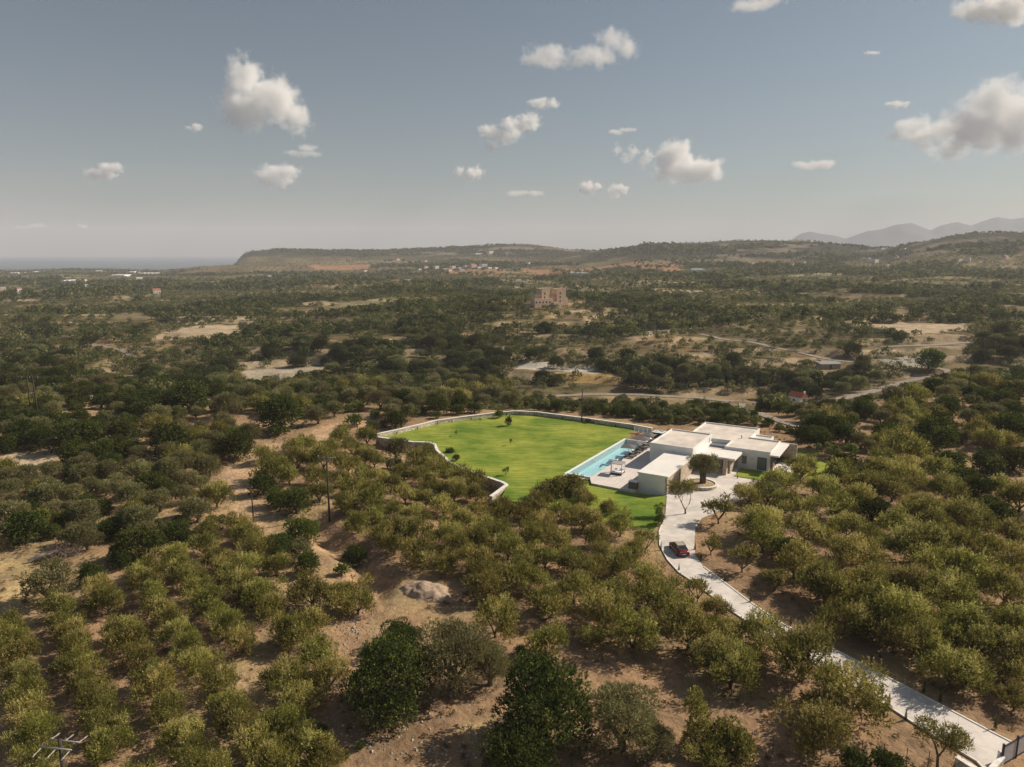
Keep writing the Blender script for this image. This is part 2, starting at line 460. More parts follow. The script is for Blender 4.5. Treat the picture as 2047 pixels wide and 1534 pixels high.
M['darkmetal'] = simple('dark_metal', (0.035, 0.04, 0.055), 0.5, 0.1, 5)
M['metal'] = simple('galvanised_metal', (0.35, 0.34, 0.33), 0.45, 0.1, 5, metal=0.3)
M['pole'] = simple('pole_timber', (0.055, 0.042, 0.032), 0.85, 0.25, 5)
M['insul'] = simple('insulator', (0.34, 0.30, 0.27), 0.35, 0.1, 5)
M['white'] = simple('white_paint', (0.80, 0.79, 0.77), 0.6, 0.03, 3)
M['towel'] = simple('white_fabric', (0.80, 0.79, 0.78), 0.95, 0.04, 9)
M['greyfab'] = simple('charcoal_fabric', (0.075, 0.068, 0.066), 0.95, 0.15, 8)
M['parasol'] = simple('grey_canvas', (0.15, 0.14, 0.145), 0.9, 0.12, 4)
M['wood'] = simple('brown_wood', (0.17, 0.115, 0.075), 0.7, 0.2, 3)
M['soil'] = simple('dark_soil', (0.16, 0.11, 0.07), 0.95, 0.3, 2, 0.4)
M['red'] = simple('car_paint', (0.17, 0.012, 0.014), 0.22, 0.05, 3, spec=0.6)
M['rubber'] = simple('rubber', (0.02, 0.02, 0.02), 0.8, 0.1, 6)
M['redlamp'] = simple('lamp_red', (0.45, 0.02, 0.02), 0.3, 0.05, 6)
M['gold'] = simple('car_roof_glass', (0.42, 0.36, 0.25), 0.15, 0.05, 3, spec=0.7)
M['tile'] = simple('roof_tile', (0.42, 0.13, 0.07), 0.85, 0.2, 6)
M['housewall'] = simple('house_wall', (0.68, 0.64, 0.58), 0.85, 0.06, 1)
M['ochre'] = simple('ochre_wall', (0.48, 0.38, 0.27), 0.85, 0.08, 1)
M['gravel'] = simple('gravel_heap', (0.38, 0.28, 0.20), 0.95, 0.22, 3, 0.9)
M['rock'] = simple('pale_rock', (0.55, 0.50, 0.43), 0.9, 0.2, 1.5, 0.5)

def ground_mat():
    m, N, L, B = new_mat('dry_ground')
    at = N.new('ShaderNodeAttribute'); at.attribute_name = 'col'
    tc = N.new('ShaderNodeTexCoord'); co = tc.outputs['Object']
    a, _ = noise_col(N, L, co, 0.9, (0.66, 0.66, 0.66), (1.30, 1.28, 1.24), 0.3, 0.7, 8, 0.65)
    b, _ = noise_col(N, L, co, 0.13, (0.78, 0.80, 0.82), (1.2, 1.17, 1.12), 0.35, 0.65, 6, 0.6)
    cc = mixc(N, L, at.outputs['Color'], a, 1.0, 'MULTIPLY')
    cc = mixc(N, L, cc, b, 1.0, 'MULTIPLY')
    # stones and dry tufts
    v = N.new('ShaderNodeTexVoronoi'); v.inputs['Scale'].default_value = 1.6; L.new(co, v.inputs['Vector'])
    r = N.new('ShaderNodeValToRGB'); r.color_ramp.elements[0].position = 0.07; r.color_ramp.elements[1].position = 0.16
    r.color_ramp.elements[0].color = (1, 1, 1, 1); r.color_ramp.elements[1].color = (0, 0, 0, 1)
    L.new(v.outputs['Distance'], r.inputs['Fac'])
    n3 = N.new('ShaderNodeTexNoise'); n3.inputs['Scale'].default_value = 0.11; L.new(co, n3.inputs['Vector'])
    r3 = N.new('ShaderNodeValToRGB'); r3.color_ramp.elements[0].position = 0.5; r3.color_ramp.elements[1].position = 0.62
    L.new(n3.outputs['Fac'], r3.inputs['Fac'])
    f = N.new('ShaderNodeMath'); f.operation = 'MULTIPLY'; L.new(r.outputs[0], f.inputs[0]); L.new(r3.outputs[0], f.inputs[1])
    cc = mixc(N, L, cc, (0.50, 0.44, 0.37), f.outputs[0])
    n4 = N.new('ShaderNodeTexNoise'); n4.inputs['Scale'].default_value = 2.6; n4.inputs['Detail'].default_value = 6; L.new(co, n4.inputs['Vector'])
    r4 = N.new('ShaderNodeValToRGB'); r4.color_ramp.elements[0].position = 0.58; r4.color_ramp.elements[1].position = 0.68
    L.new(n4.outputs['Fac'], r4.inputs['Fac'])
    f4 = N.new('ShaderNodeMath'); f4.operation = 'MULTIPLY'; f4.inputs[1].default_value = 0.55; L.new(r4.outputs[0], f4.inputs[0])
    cc = mixc(N, L, cc, (0.17, 0.135, 0.065), f4.outputs[0])
    L.new(cc, B.inputs['Base Color']); B.inputs['Roughness'].default_value = 1.0; B.inputs['Specular IOR Level'].default_value = 0.05
    nb = N.new('ShaderNodeTexNoise'); nb.inputs['Scale'].default_value = 1.8; nb.inputs['Detail'].default_value = 8; L.new(co, nb.inputs['Vector'])
    bp = N.new('ShaderNodeBump'); bp.inputs['Strength'].default_value = 0.9; bp.inputs['Distance'].default_value = 0.25
    L.new(nb.outputs['Fac'], bp.inputs['Height']); L.new(bp.outputs[0], B.inputs['Normal'])
    return m
M['ground'] = ground_mat()

def grass_mat():
    m, N, L, B = new_mat('lawn_grass')
    tc = N.new('ShaderNodeTexCoord'); co = tc.outputs['Object']
    a, _ = noise_col(N, L, co, 0.07, (0.12, 0.20, 0.026), (0.31, 0.34, 0.062), 0.38, 0.60, 6, 0.68)
    mp = N.new('ShaderNodeMapping'); mp.inputs['Rotation'].default_value = (0, 0, R(35)); mp.inputs['Scale'].default_value = (0.25, 1.4, 1)
    L.new(co, mp.inputs['Vector'])
    b, _ = noise_col(N, L, mp.outputs[0], 0.8, (0.66, 0.78, 0.66), (1.28, 1.16, 1.15), 0.36, 0.64, 6, 0.62)
    c_, _ = noise_col(N, L, co, 5.0, (0.72, 0.76, 0.7), (1.25, 1.2, 1.2), 0.3, 0.7, 6, 0.7)
    cc = mixc(N, L, a, b, 1.0, 'MULTIPLY'); cc = mixc(N, L, cc, c_, 1.0, 'MULTIPLY')
    L.new(cc, B.inputs['Base Color']); B.inputs['Roughness'].default_value = 0.95; B.inputs['Specular IOR Level'].default_value = 0.1
    nb = N.new('ShaderNodeTexNoise'); nb.inputs['Scale'].default_value = 9; L.new(co, nb.inputs['Vector'])
    bp = N.new('ShaderNodeBump'); bp.inputs['Strength'].default_value = 0.6; bp.inputs['Distance'].default_value = 0.08
    L.new(nb.outputs['Fac'], bp.inputs['Height']); L.new(bp.outputs[0], B.inputs['Normal'])
    return m
M['grass'] = grass_mat()

def paving_mat(name, c, grid=0.0, stain=0.12, rot=0.0):
    m, N, L, B = new_mat(name)
    tc = N.new('ShaderNodeTexCoord'); co = tc.outputs['Object']
    a, _ = noise_col(N, L, co, 0.35, tuple(k * (1 - stain) for k in c), tuple(min(1, k * (1 + stain * 0.6)) for k in c), 0.35, 0.65, 7, 0.62)
    b, _ = noise_col(N, L, co, 4.0, (0.93, 0.93, 0.93), (1.05, 1.05, 1.05), 0.3, 0.7, 5)
    cc = mixc(N, L, a, b, 1.0, 'MULTIPLY')
    if grid > 0:
        br = N.new('ShaderNodeTexBrick'); br.offset = 0.0; br.inputs['Scale'].default_value = 1.0
        br.inputs['Brick Width'].default_value = grid; br.inputs['Row Height'].default_value = grid; br.inputs['Mortar Size'].default_value = 0.025
        br.inputs['Color1'].default_value = (1, 1, 1, 1); br.inputs['Color2'].default_value = (0.96, 0.96, 0.96, 1); br.inputs['Mortar'].default_value = (0.72, 0.70, 0.68, 1)
        mp = N.new('ShaderNodeMapping'); mp.inputs['Rotation'].default_value = (0, 0, rot); L.new(co, mp.inputs['Vector']); L.new(mp.outputs[0], br.inputs['Vector'])
        cc = mixc(N, L, cc, br.outputs['Color'], 1.0, 'MULTIPLY')
    L.new(cc, B.inputs['Base Color']); B.inputs['Roughness'].default_value = 0.8; B.inputs['Specular IOR Level'].default_value = 0.2
    return m
M['concrete'] = paving_mat('drive_concrete', (0.68, 0.62, 0.56), 4.0, 0.20, R(35))
M['deck'] = paving_mat('terrace_tiles', (0.74, 0.66, 0.60), 1.0, 0.06)
M['roof'] = paving_mat('roof_membrane', (0.70, 0.62, 0.54), 0.0, 0.22)
M['asphalt'] = paving_mat('valley_road', (0.29, 0.245, 0.20), 0.0, 0.15)
M['coping'] = simple('pool_coping', (0.80, 0.79, 0.76), 0.5, 0.04, 1)

def water_mat(name, c, rough=0.05, bump=0.15, scale=1.5):
    m, N, L, B = new_mat(name)
    B.inputs['Base Color'].default_value = (*c, 1); B.inputs['Roughness'].default_value = rough
    B.inputs['Specular IOR Level'].default_value = 0.4
    tc = N.new('ShaderNodeTexCoord'); n = N.new('ShaderNodeTexNoise'); n.inputs['Scale'].default_value = scale
    L.new(tc.outputs['Object'], n.inputs['Vector'])
    bp = N.new('ShaderNodeBump'); bp.inputs['Strength'].default_value = bump; bp.inputs['Distance'].default_value = 0.05
    L.new(n.outputs['Fac'], bp.inputs['Height']); L.new(bp.outputs[0], B.inputs['Normal'])
    return m, N, L, B
M['sea'] = water_mat('sea_water', (0.035, 0.055, 0.075), 0.25, 0.3, 0.02)[0]
m_, N_, L_, B_ = water_mat('pool_water', (0.70, 0.93, 0.97), 0.04, 0.12, 1.3)
B_.inputs['Transmission Weight'].default_value = 0.0
N_.remove(B_)
tr = N_.new('ShaderNodeBsdfTransparent'); tr.inputs['Color'].default_value = (0.78, 0.95, 0.97, 1)
gl = N_.new('ShaderNodeBsdfGlossy'); gl.inputs['Roughness'].default_value = 0.06
fr_ = N_.new('ShaderNodeFresnel'); fr_.inputs['IOR'].default_value = 1.33
mx_ = N_.new('ShaderNodeMixShader')
mx_.inputs[0].default_value = 0.10; N_.remove(fr_); L_.new(tr.outputs[0], mx_.inputs[1]); L_.new(gl.outputs[0], mx_.inputs[2])
for nd in N_:
    if nd.type == 'BUMP': L_.new(nd.outputs[0], gl.inputs['Normal'])
L_.new(mx_.outputs[0], N_['Material Output'].inputs['Surface'])
M['poolwater'] = m_
M['basin'] = simple('pool_tiles', (0.58, 0.72, 0.76), 0.5, 0.04, 0.6)
M['ledge'] = simple('pool_ledge', (0.68, 0.80, 0.82), 0.5, 0.04, 0.6)
mg, Ng, Lg, Bg = new_mat('clear_glass')
Bg.inputs['Base Color'].default_value = (0.55, 0.68, 0.70, 1); Bg.inputs['Alpha'].default_value = 0.4; Bg.inputs['Roughness'].default_value = 0.1
M['glass'] = mg

# ------------------------------------------------------------------ the setting: ground
def gpoly(pts):
    out = []
    for u, v in pts:
        g = G(u, v)
        if g: out.append((g[0], g[1]))
    return np.array(out)

rng = np.random.default_rng(7)
C = lambda *a: np.array(a, float)
SOIL, SOIL2, PALE, STRAW, SCRUB, RED, ROCK = C(.285, .185, .112), C(.27, .185, .115), C(.50, .39, .27), C(.36, .27, .14), C(.095, .088, .045), C(.40, .21, .12), C(.52, .48, .42)
patch_n = 900
ps_y = np.exp(rng.uniform(math.log(215), math.log(3400), patch_n))
ps_x = rng.uniform(-1.15, 1.15, patch_n) * (ps_y + 30)
ps_t = rng.choice(5, patch_n, p=[.36, .25, .13, .16, .10])     # rows of olives, wood, dry field, thin grove, scrub
ps_a = rng.uniform(-0.5, 0.5, patch_n)
ps_c = rng.uniform(0, 1, (patch_n, 3))

def patch_id(x, y):
    x = np.asarray(x, float).ravel(); y = np.asarray(y, float).ravel()
    wx = x + (fbm(x / 40, y / 40, 41, 3) - .5) * 40 * np.maximum(1, y / 900); wy = y + (fbm(x / 40, y / 40, 43, 3) - .5) * 40 * np.maximum(1, y / 900)
    ly = np.log(np.maximum(wy, 150)); lq = wx / (np.maximum(wy, 150) + 30)
    sy = np.log(ps_y) * 1.6; sq = ps_x / (ps_y + 30)
    # cells are wider across than deep, as seen fields lying on the slopes
    out = np.empty(len(x), int)
    for i in range(0, len(x), 20000):
        d = (ly[i:i + 20000, None] * 1.6 - sy[None]) ** 2 + ((lq[i:i + 20000, None] - sq[None])) ** 2
        out[i:i + 20000] = d.argmin(1)
    return out

fields = [  # drawn fields and bare places: outline in the photograph, colour, how bare (keeps trees off)
    ([(0, 912), (60, 903), (112, 908), (100, 925), (75, 938), (58, 965), (30, 945), (0, 930)], PALE * 1.1, 1),
    ([(0, 1112), (85, 1112), (118, 1132), (62, 1180), (50, 1215), (0, 1232)], STRAW * 1.15, 1),
    ([(478, 745), (500, 736), (650, 733), (652, 741), (590, 758), (490, 758)], C(.40, .34, .26), 1),
    ([(480, 728), (560, 722), (640, 722), (640, 730), (500, 735)], PALE, .8),
    ([(300, 673), (370, 655), (400, 650), (480, 650), (482, 672), (400, 680), (310, 680)], PALE * 1.05, .85),
    ([(340, 635), (420, 628), (520, 632), (515, 645), (350, 646)], PALE * .9, .5),
    ([(1735, 647), (1800, 644), (1932, 646), (1940, 658), (1880, 666), (1800, 668), (1762, 658)], C(.46, .36, .25), .95),
    ([(1800, 668), (1930, 670), (1925, 690), (1830, 690)], C(.38, .29, .19), .8),
    ([(1300, 578), (1440, 574), (1430, 586), (1310, 590)], PALE * 1.05, .3),
    ([(1030, 729), (1120, 731), (1200, 738), (1205, 748), (1120, 742), (1030, 738)], ROCK, .9),
    ([(1760, 716), (1850, 712), (1860, 735), (1770, 734)], ROCK * .9, .7),
    ([(1040, 538), (1240, 528), (1370, 530), (1360, 546), (1200, 545), (1060, 549)], RED * .95, .8),
    ([(1120, 746), (1240, 750), (1235, 768), (1130, 764)], C(.42, .28, .11), .8),
    ([(612, 531), (740, 529), (742, 537), (630, 538)], RED, .9),
    ([(820, 541), (1010, 539), (1000, 551), (850, 550)], RED * .85, .5),
    ([(800, 601), (1020, 600), (1020, 607), (870, 607)], C(.42, .32, .13), .9),
    ([(1275, 665), (1345, 656), (1350, 664), (1290, 672)], PALE, .9),
    ([(1190, 800), (1300, 800), (1450, 812), (1440, 835), (1320, 830), (1200, 822)], C(.30, .215, .14), .45),
    ([(1640, 745), (1740, 740), (1760, 760), (1700, 790), (1640, 790)], C(.30, .22, .14), .3),
    ([(1640, 905), (1590, 895), (1585, 925), (1640, 935)], C(.14, .22, .03), .6),
    ([(560, 880), (660, 852), (700, 838), (760, 842), (745, 860), (700, 868), (600, 898), (520, 940), (505, 922)], SOIL * 1.25, 1),
    ([(445, 960), (480, 930), (500, 935), (500, 990), (470, 1000)], SOIL * 1.2, 1),
    ([(650, 1105), (700, 1100), (745, 1150), (760, 1215), (720, 1290), (660, 1300), (665, 1270), (720, 1200), (700, 1150)], SOIL * 1.15, 1),
    ([(810, 1160), (900, 1160), (900, 1200), (830, 1210)], SOIL * 1.1, 1),
    ([(1310, 1110), (1345, 1135), (1420, 1195), (1400, 1200), (1330, 1150), (1300, 1130)], SOIL * 1.2, 1),
    ([(1030, 1250), (1060, 1240), (1160, 1330), (1280, 1350), (1350, 1400), (1340, 1450), (1240, 1370), (1130, 1345), (1040, 1300)], SOIL * 1.2, 1),
    ([(1480, 1140), (1600, 1165), (1690, 1210), (1760, 1290), (1800, 1340), (1700, 1300), (1560, 1240), (1480, 1180)], SOIL * 1.0, 1),
    ([(1800, 1340), (1900, 1380), (2000, 1430), (2047, 1440), (2047, 1480), (1900, 1410)], SOIL * .9, 1),
    ([(1480, 1400), (1560, 1400), (1740, 1450), (1940, 1520), (1900, 1534), (1700, 1534), (1520, 1500)], SOIL * 1.15, 1),
    ([(680, 1440), (900, 1440), (960, 1500), (960, 1534), (760, 1534)], SOIL * .95, 1),
]
FW = [(gpoly(p), c, b) for p, c, b in fields]

def ground_colour(x, y):
    n1 = fbm(x / 30, y / 30, 21, 4); n2 = fbm(x / 7, y / 7, 22, 3); n3 = fbm(x / 110, y / 110, 23, 3)
    near = SOIL[None] * (1 - n1[:, None]) + C(.35, .235, .145)[None] * n1[:, None]
    near = near + (STRAW - SOIL)[None] * (sstep(.5, .65, n2) * .6)[:, None]
    c = near
    pid = patch_id(x, y)
    t = ps_t[pid]; pc = ps_c[pid]
    base = np.array([[.33, .245, .145], [.10, .088, .050], [.40, .30, .185], [.32, .23, .14], [.19, .145, .085]])
    alt = np.array([[.13, .13, .06], [.06, .062, .034], [.46, .37, .24], [.26, .20, .10], [.10, .10, .05]])
    far = base[t] * (1 - pc[:, :1]) + alt[t] * pc[:, :1]
    redm = (pc[:, 1] > .93)[:, None]
    far = np.where(redm, far * .4 + RED[None] * .6, far)
    far = far * C(.78, .83, .76)[None] * (0.62 + 0.6 * n2)[:, None] * (1 - .22 * sstep(500, 1500, y))[:, None]
    # stripes of crops and vine rows in the further fields
    ang = ps_a[pid]; s = x * np.sin(ang) + y * np.cos(ang)
    rows = 0.5 + 0.5 * np.sin(s * 2 * PI / np.maximum(9, y / 45))
    far = np.where(((t == 0) | (t == 3))[:, None], far * (0.75 + 0.45 * rows)[:, None], far)
    m = sstep(200, 250, y)[:, None]
    c = c * (1 - m) + far * m
    # dry straw and bare earth on the near far-side slope
    m2 = (sstep(240, 300, y) * (1 - sstep(480, 620, y)) * sstep(.45, .6, n1))[:, None] * .5
    c = c * (1 - m2) + C(.40, .29, .17)[None] * m2
    # steep banks show pale earth
    e = 1.5
    sl_ = np.hypot(height(x + e, y) - height(x - e, y), height(x, y + e) - height(x, y - e)) / (2 * e)
    m3 = (sstep(.33, .75, sl_) * sstep(200, 260, y))[:, None] * .75
    c = c * (1 - m3) + (C(.42, .33, .24)[None] * (.75 + .5 * n2)[:, None]) * m3
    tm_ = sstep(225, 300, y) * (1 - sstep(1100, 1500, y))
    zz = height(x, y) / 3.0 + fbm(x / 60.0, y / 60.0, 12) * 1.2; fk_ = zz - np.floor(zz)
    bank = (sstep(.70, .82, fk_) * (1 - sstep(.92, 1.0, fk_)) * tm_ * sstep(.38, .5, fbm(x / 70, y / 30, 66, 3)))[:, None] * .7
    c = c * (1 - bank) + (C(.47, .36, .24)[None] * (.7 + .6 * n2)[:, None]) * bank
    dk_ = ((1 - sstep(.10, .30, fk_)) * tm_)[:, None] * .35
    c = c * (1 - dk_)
    # distant hills: dark maquis with pale rock showing
    hill = (sstep(1450, 1650, y) * sstep(14, 34, height(x, y)))[:, None]
    hc = C(.046, .048, .034)[None] * (1 - sstep(.56, .70, fbm(x / 90, y / 60, 55, 4))[:, None]) + C(.20, .165, .125)[None] * sstep(.56, .70, fbm(x / 90, y / 60, 55, 4))[:, None]
    c = c * (1 - hill) + hc * hill
    for poly, fc, b in FW:
        if len(poly) < 3: continue
        bx0, by0 = poly.min(0) - 6; bx1, by1 = poly.max(0) + 6
        k = np.nonzero((x > bx0) & (x < bx1) & (y > by0) & (y < by1))[0]
        if len(k) == 0: continue
        sd = signed(x[k], y[k], poly) + (fbm(x[k] / 6, y[k] / 6, 61, 2) - .5) * (3 + y[k] / 120)
        mm = (sstep(-1.0, 1.2, sd) * max(b, .75))[:, None]
        c[k] = c[k] * (1 - mm) + fc[None] * (.8 + .4 * n2[k])[:, None] * mm
    dt = dist_line(x, y, track_mid) + (n2 - .5) * 2
    mt = (1 - sstep(1.8, 3.6, dt))[:, None]
    c = c * (1 - mt) + C(.47, .325, .205)[None] * mt
    return np.clip(c, 0.02, 0.75)

# roads: their lines are planned first so that the ground can be graded to them
ROADS = []
def plan_road(name, pts, width, mat):
    W = [G(u, v) for u, v in pts]; W = [Vector((a[0], a[1], 0)) for a in W if a]
    dense = []
    for a, b in zip(W, W[1:]):
        n = max(2, int((b - a).length / 2.5)); dense += [a.lerp(b, i / n) for i in range(n)]
    dense.append(W[-1])
    for _ in range(8):
        dense = [dense[0]] + [(dense[i - 1] + dense[i] * 2 + dense[i + 1]) / 4 for i in range(1, len(dense) - 1)] + [dense[-1]]
    z = height(np.array([p.x for p in dense]), np.array([p.y for p in dense])); n = len(dense)
    z = np.convolve(np.pad(z, 6, 'edge'), np.ones(13) / 13, 'valid')
    ROADS.append((name, dense, z, width, mat))
for nm, pts, wd, mm in [
    ('valley_road', [(1095, 792), (1120, 788), (1165, 791), (1225, 787), (1330, 791), (1400, 796), (1460, 803), (1537, 808), (1628, 805), (1683, 796), (1756, 779), (1818, 761), (1870, 753), (1905, 746), (1898, 738), (1869, 736)], 4.4, 'asphalt'),
    ('valley_path', [(1483, 808), (1520, 826), (1560, 842), (1600, 853)], 2.8, 'asphalt'),
    ('valley_road', [(1985, 741), (2047, 742), (2100, 743)], 5, 'asphalt'),
    ('hillside_road', [(1400, 668), (1445, 679), (1504, 685), (1550, 694), (1592, 704), (1647, 717), (1705, 727)], 4, 'asphalt'),
    ('hillside_track', [(1760, 694), (1804, 692), (1869, 691), (1931, 684), (2047, 682)], 4, 'asphalt'),
    ('hillside_track', [(40, 705), (100, 700), (160, 690), (230, 698), (270, 716)], 3.5, 'asphalt'),
    ('hillside_track', [(1270, 664), (1345, 657), (1420, 655)], 5, 'asphalt')]:
    plan_road(nm, pts, wd, mm)

NQ, NY = 560, 760
qg = np.linspace(-1.25, 1.25, NQ)
yg = np.exp(np.linspace(math.log(22), math.log(3700 + 60), NY)) - 60
QQ, YY = np.meshgrid(qg, yg)
XX = QQ * (YY + 60)
xs, ys = XX.ravel(), YY.ravel()
zs = height(xs, ys)
for _nm, _d, _z, _w, _m in ROADS:
    rp_ = np.array([(p.x, p.y) for p in _d]); lo_, hi_ = rp_.min(0) - 12, rp_.max(0) + 12
    kk = np.nonzero((xs > lo_[0]) & (xs < hi_[0]) & (ys > lo_[1]) & (ys < hi_[1]))[0]
    dm_ = np.hypot(xs[kk][:, None] - rp_[None, :, 0], ys[kk][:, None] - rp_[None, :, 1]); j_ = dm_.argmin(1); dn = dm_.min(1)
    f_ = 1 - sstep(_w / 2 + 1.8, 10, dn)
    zs[kk] = zs[kk] * (1 - f_) + (_z[j_] - .12) * f_
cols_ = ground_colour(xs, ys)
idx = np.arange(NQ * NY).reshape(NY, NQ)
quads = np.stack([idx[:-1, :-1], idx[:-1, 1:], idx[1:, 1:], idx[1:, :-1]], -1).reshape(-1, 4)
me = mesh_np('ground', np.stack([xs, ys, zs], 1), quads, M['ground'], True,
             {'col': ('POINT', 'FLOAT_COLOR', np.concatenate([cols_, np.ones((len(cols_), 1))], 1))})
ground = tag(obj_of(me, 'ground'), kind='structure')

tag(MB().box(-13500, 13500, -900, 14000, -32, -30).build('sea', M['sea']), kind='structure')

# far mountains: ridges with depth, seven kilometres off
def ridge(name, prof, D, seed, depth=1500):
    us = np.linspace(prof[0][0], prof[-1][0], 150); vs = np.interp(us, [p[0] for p in prof], [p[1] for p in prof])
    nd = 26
    V = []
    for j in range(nd):
        f = j / (nd - 1) * 2 - 1
        for i, u in enumerate(us):
            dd = ray(u, vs[i]); h0 = CAM_H + dd[2] / dd[1] * D
            x = dd[0] / dd[1] * D; y = D + f * depth
            prf = (1 - abs(f)) ** 0.8
            n = fbm(np.array([x / 300.0]), np.array([y / 260.0]), seed)[0]
            h = (h0 + 40) * prf * (1 - 0.45 * (n) * min(1, 2.2 * abs(f))) - 40
            V.append((x * (1 + 0.12 * f), y, h))
    id_ = np.arange(nd * len(us)).reshape(nd, len(us))
    fq = np.stack([id_[:-1, :-1], id_[:-1, 1:], id_[1:, 1:], id_[1:, :-1]], -1).reshape(-1, 4)
    o = obj_of(mesh_np(name, np.array(V), fq, M['mount'], True), name)
    return tag(o, kind='structure')
M['mount'] = simple('mountain_rock', (0.09, 0.10, 0.11), 1.0, 0.2, 0.004)
ridge('mountains', [(1440, 500), (1455, 481), (1472, 476), (1490, 481), (1520, 497), (1560, 490), (1583, 478), (1600, 465), (1618, 460), (1640, 465), (1665, 469), (1690, 476), (1712, 468), (1735, 459), (1760, 456), (1790, 446), (1823, 442), (1845, 452), (1860, 458), (1885, 446), (1912, 440), (1942, 448), (1965, 438), (1992, 429), (2020, 435), (2047, 431), (2120, 436), (2200, 470), (2300, 500)], 8600, 71)

# ------------------------------------------------------------------ lawns, paving, roads
def flat_slab(name, poly, z0, z1, m, kind='structure', sub=0):
    bm = bmesh.new()
    vs = [bm.verts.new((p[0], p[1], z1)) for p in poly]
    f = bm.faces.new(vs)
    if f.normal.z < 0: f.normal_flip()
    bm.normal_update()
    r_ = bmesh.ops.extrude_face_region(bm, geom=[f])
    for e in r_['geom']:
        if isinstance(e, bmesh.types.BMVert): e.co.z = z0
    bmesh.ops.recalc_face_normals(bm, faces=bm.faces)
    bmesh.ops.triangulate(bm, faces=[a for a in bm.faces if len(a.verts) > 4])
    me_ = bpy.data.meshes.new(name); bm.to_mesh(me_); bm.free(); me_.materials.append(m)
    o = obj_of(me_, name)
    return tag(o, kind=kind)

flat_slab('lawn', lawn_poly, -1.5, 0.04, M['grass'])
flat_slab('driveway', drive_poly, -0.35, Z_DR, M['concrete'])
flat_slab('small_lawn', [V2W(28.15, 15.7), V2W(28.15, 21.6), V2W(33.3, 21.6), V2W(33.3, 15.7)], -0.3, 0.16, M['grass'])
ep = [V2W(33.6, 14.2), V2W(33.6, 33), V2W(37.8, 33), V2W(37.8, 14.2)]
flat_slab('patio', [V2W(33.42, 16), V2W(33.42, 33), V2W(37.0, 33), V2W(37.2, 19)], -0.4, 0.12, M['deck'])
flat_slab('garden_lawn', [V2W(37.3, 21), V2W(37.3, 36), V2W(43, 34), V2W(42, 22)], -0.5, 0.05, M['grass'])

M['bank'] = simple('earth_bank', (.30, .22, .14), .95, .3, .6, .4)
roads = []
for name, dense, pz, width, mt_ in ROADS:
    V = []; K = 5; n = len(dense); K2 = K + 2
    for i in range(n):
        d = (dense[min(i + 1, n - 1)] - dense[max(i - 1, 0)]).normalized(); nn = Vector((-d.y, d.x, 0))
        r_ = [(dense[i] + nn * width * (k / (K - 1) - .5)) for k in range(K)]
        for p in r_: V.append((p.x, p.y, pz[i] + .10))
        V.append((r_[-1].x, r_[-1].y, pz[i] - .8)); V.append((r_[0].x, r_[0].y, pz[i] - .8))
    Fq = [(i * K2 + k, i * K2 + (k + 1) % K2, (i + 1) * K2 + (k + 1) % K2, (i + 1) * K2 + k) for i in range(n - 1) for k in range(K2)]
    me_ = mesh_np(name, np.array(V), np.array(Fq), M[mt_]); me_.materials.append(M['bank'])
    for i_ in range(len(Fq)):
        if i_ % K2 >= K - 1: me_.polygons[i_].material_index = 1
    tag(obj_of(me_, name), kind='structure'); roads.append(np.array([(p.x, p.y) for p in dense]))

# kerb along the downhill edge of the drive
kb = MB()
for ed in (drive_left[1:], drive_right[:11]):
    q = [P(u, v, Z_DR) for u, v in ed]
    for a, b in zip(q, q[1:]):
        d = Vector((b[0] - a[0], b[1] - a[1], 0)); Ln = d.length; d.normalize(); nn = Vector((-d.y, d.x, 0)) * 0.09
        pa, pb = Vector((a[0], a[1], 0)), Vector((b[0], b[1], 0))
        kb.prism([pa - nn, pb - nn, pb + nn, pa + nn], -0.3, Z_DR + 0.07)
tag(kb.build('kerb', M['cap']), kind='structure')

# ------------------------------------------------------------------ the villa
villa = empty('villa', (VO[0], VO[1], 0), VA, 'white flat-roofed modern villa with stone-clad walls beside the long pool', 'villa')
def vp(name, mb, m, parent=None):
    return mb.build(name, m, parent or villa)
# blocks: walls with a parapet and a sunken roof
def block(x0, x1, y0, y1, z1, rim=0.22, drop=0.28, z0=-0.6):
    w_ = vp('wall', MB().tray(x0, x1, y0, y1, z0, z1, rim, drop), M['render'])
    vp('roof', MB().box(x0 + rim + .004, x1 - rim - .004, y0 + rim + .004, y1 - rim - .004, z1 - drop + .002, z1 - drop + .03), M['roof'], w_)
    return w_
# low wing along the terrace: wall, stone cladding on the court side, thin slab roof
vp('wall', MB().box(15.25, 20.2, -1.35, 14.0, -0.6, 3.26), M['render'])
sw = MB(); sw.box(20.2, 20.62, -1.32, 5.2, -0.3, 3.2); sw.box(20.2, 20.62, 6.0, 15.2, -0.3, 3.2); sw.box(20.2, 20.50, 5.2, 6.0, 2.7, 3.2)
vp('stone_wall', sw, M['stone'])
vp('roof', MB().box(15.1, 20.78, -1.5, 14.0, 3.262, 3.50, 0.03), M['renderroof'])
vp('window', MB().box(20.2, 20.32, 5.2, 6.0, 0.1, 2.7), M['glass_dark'])
# tall living block
tall = block(11.75, 20.4, 14.0, 27.2, 4.85)
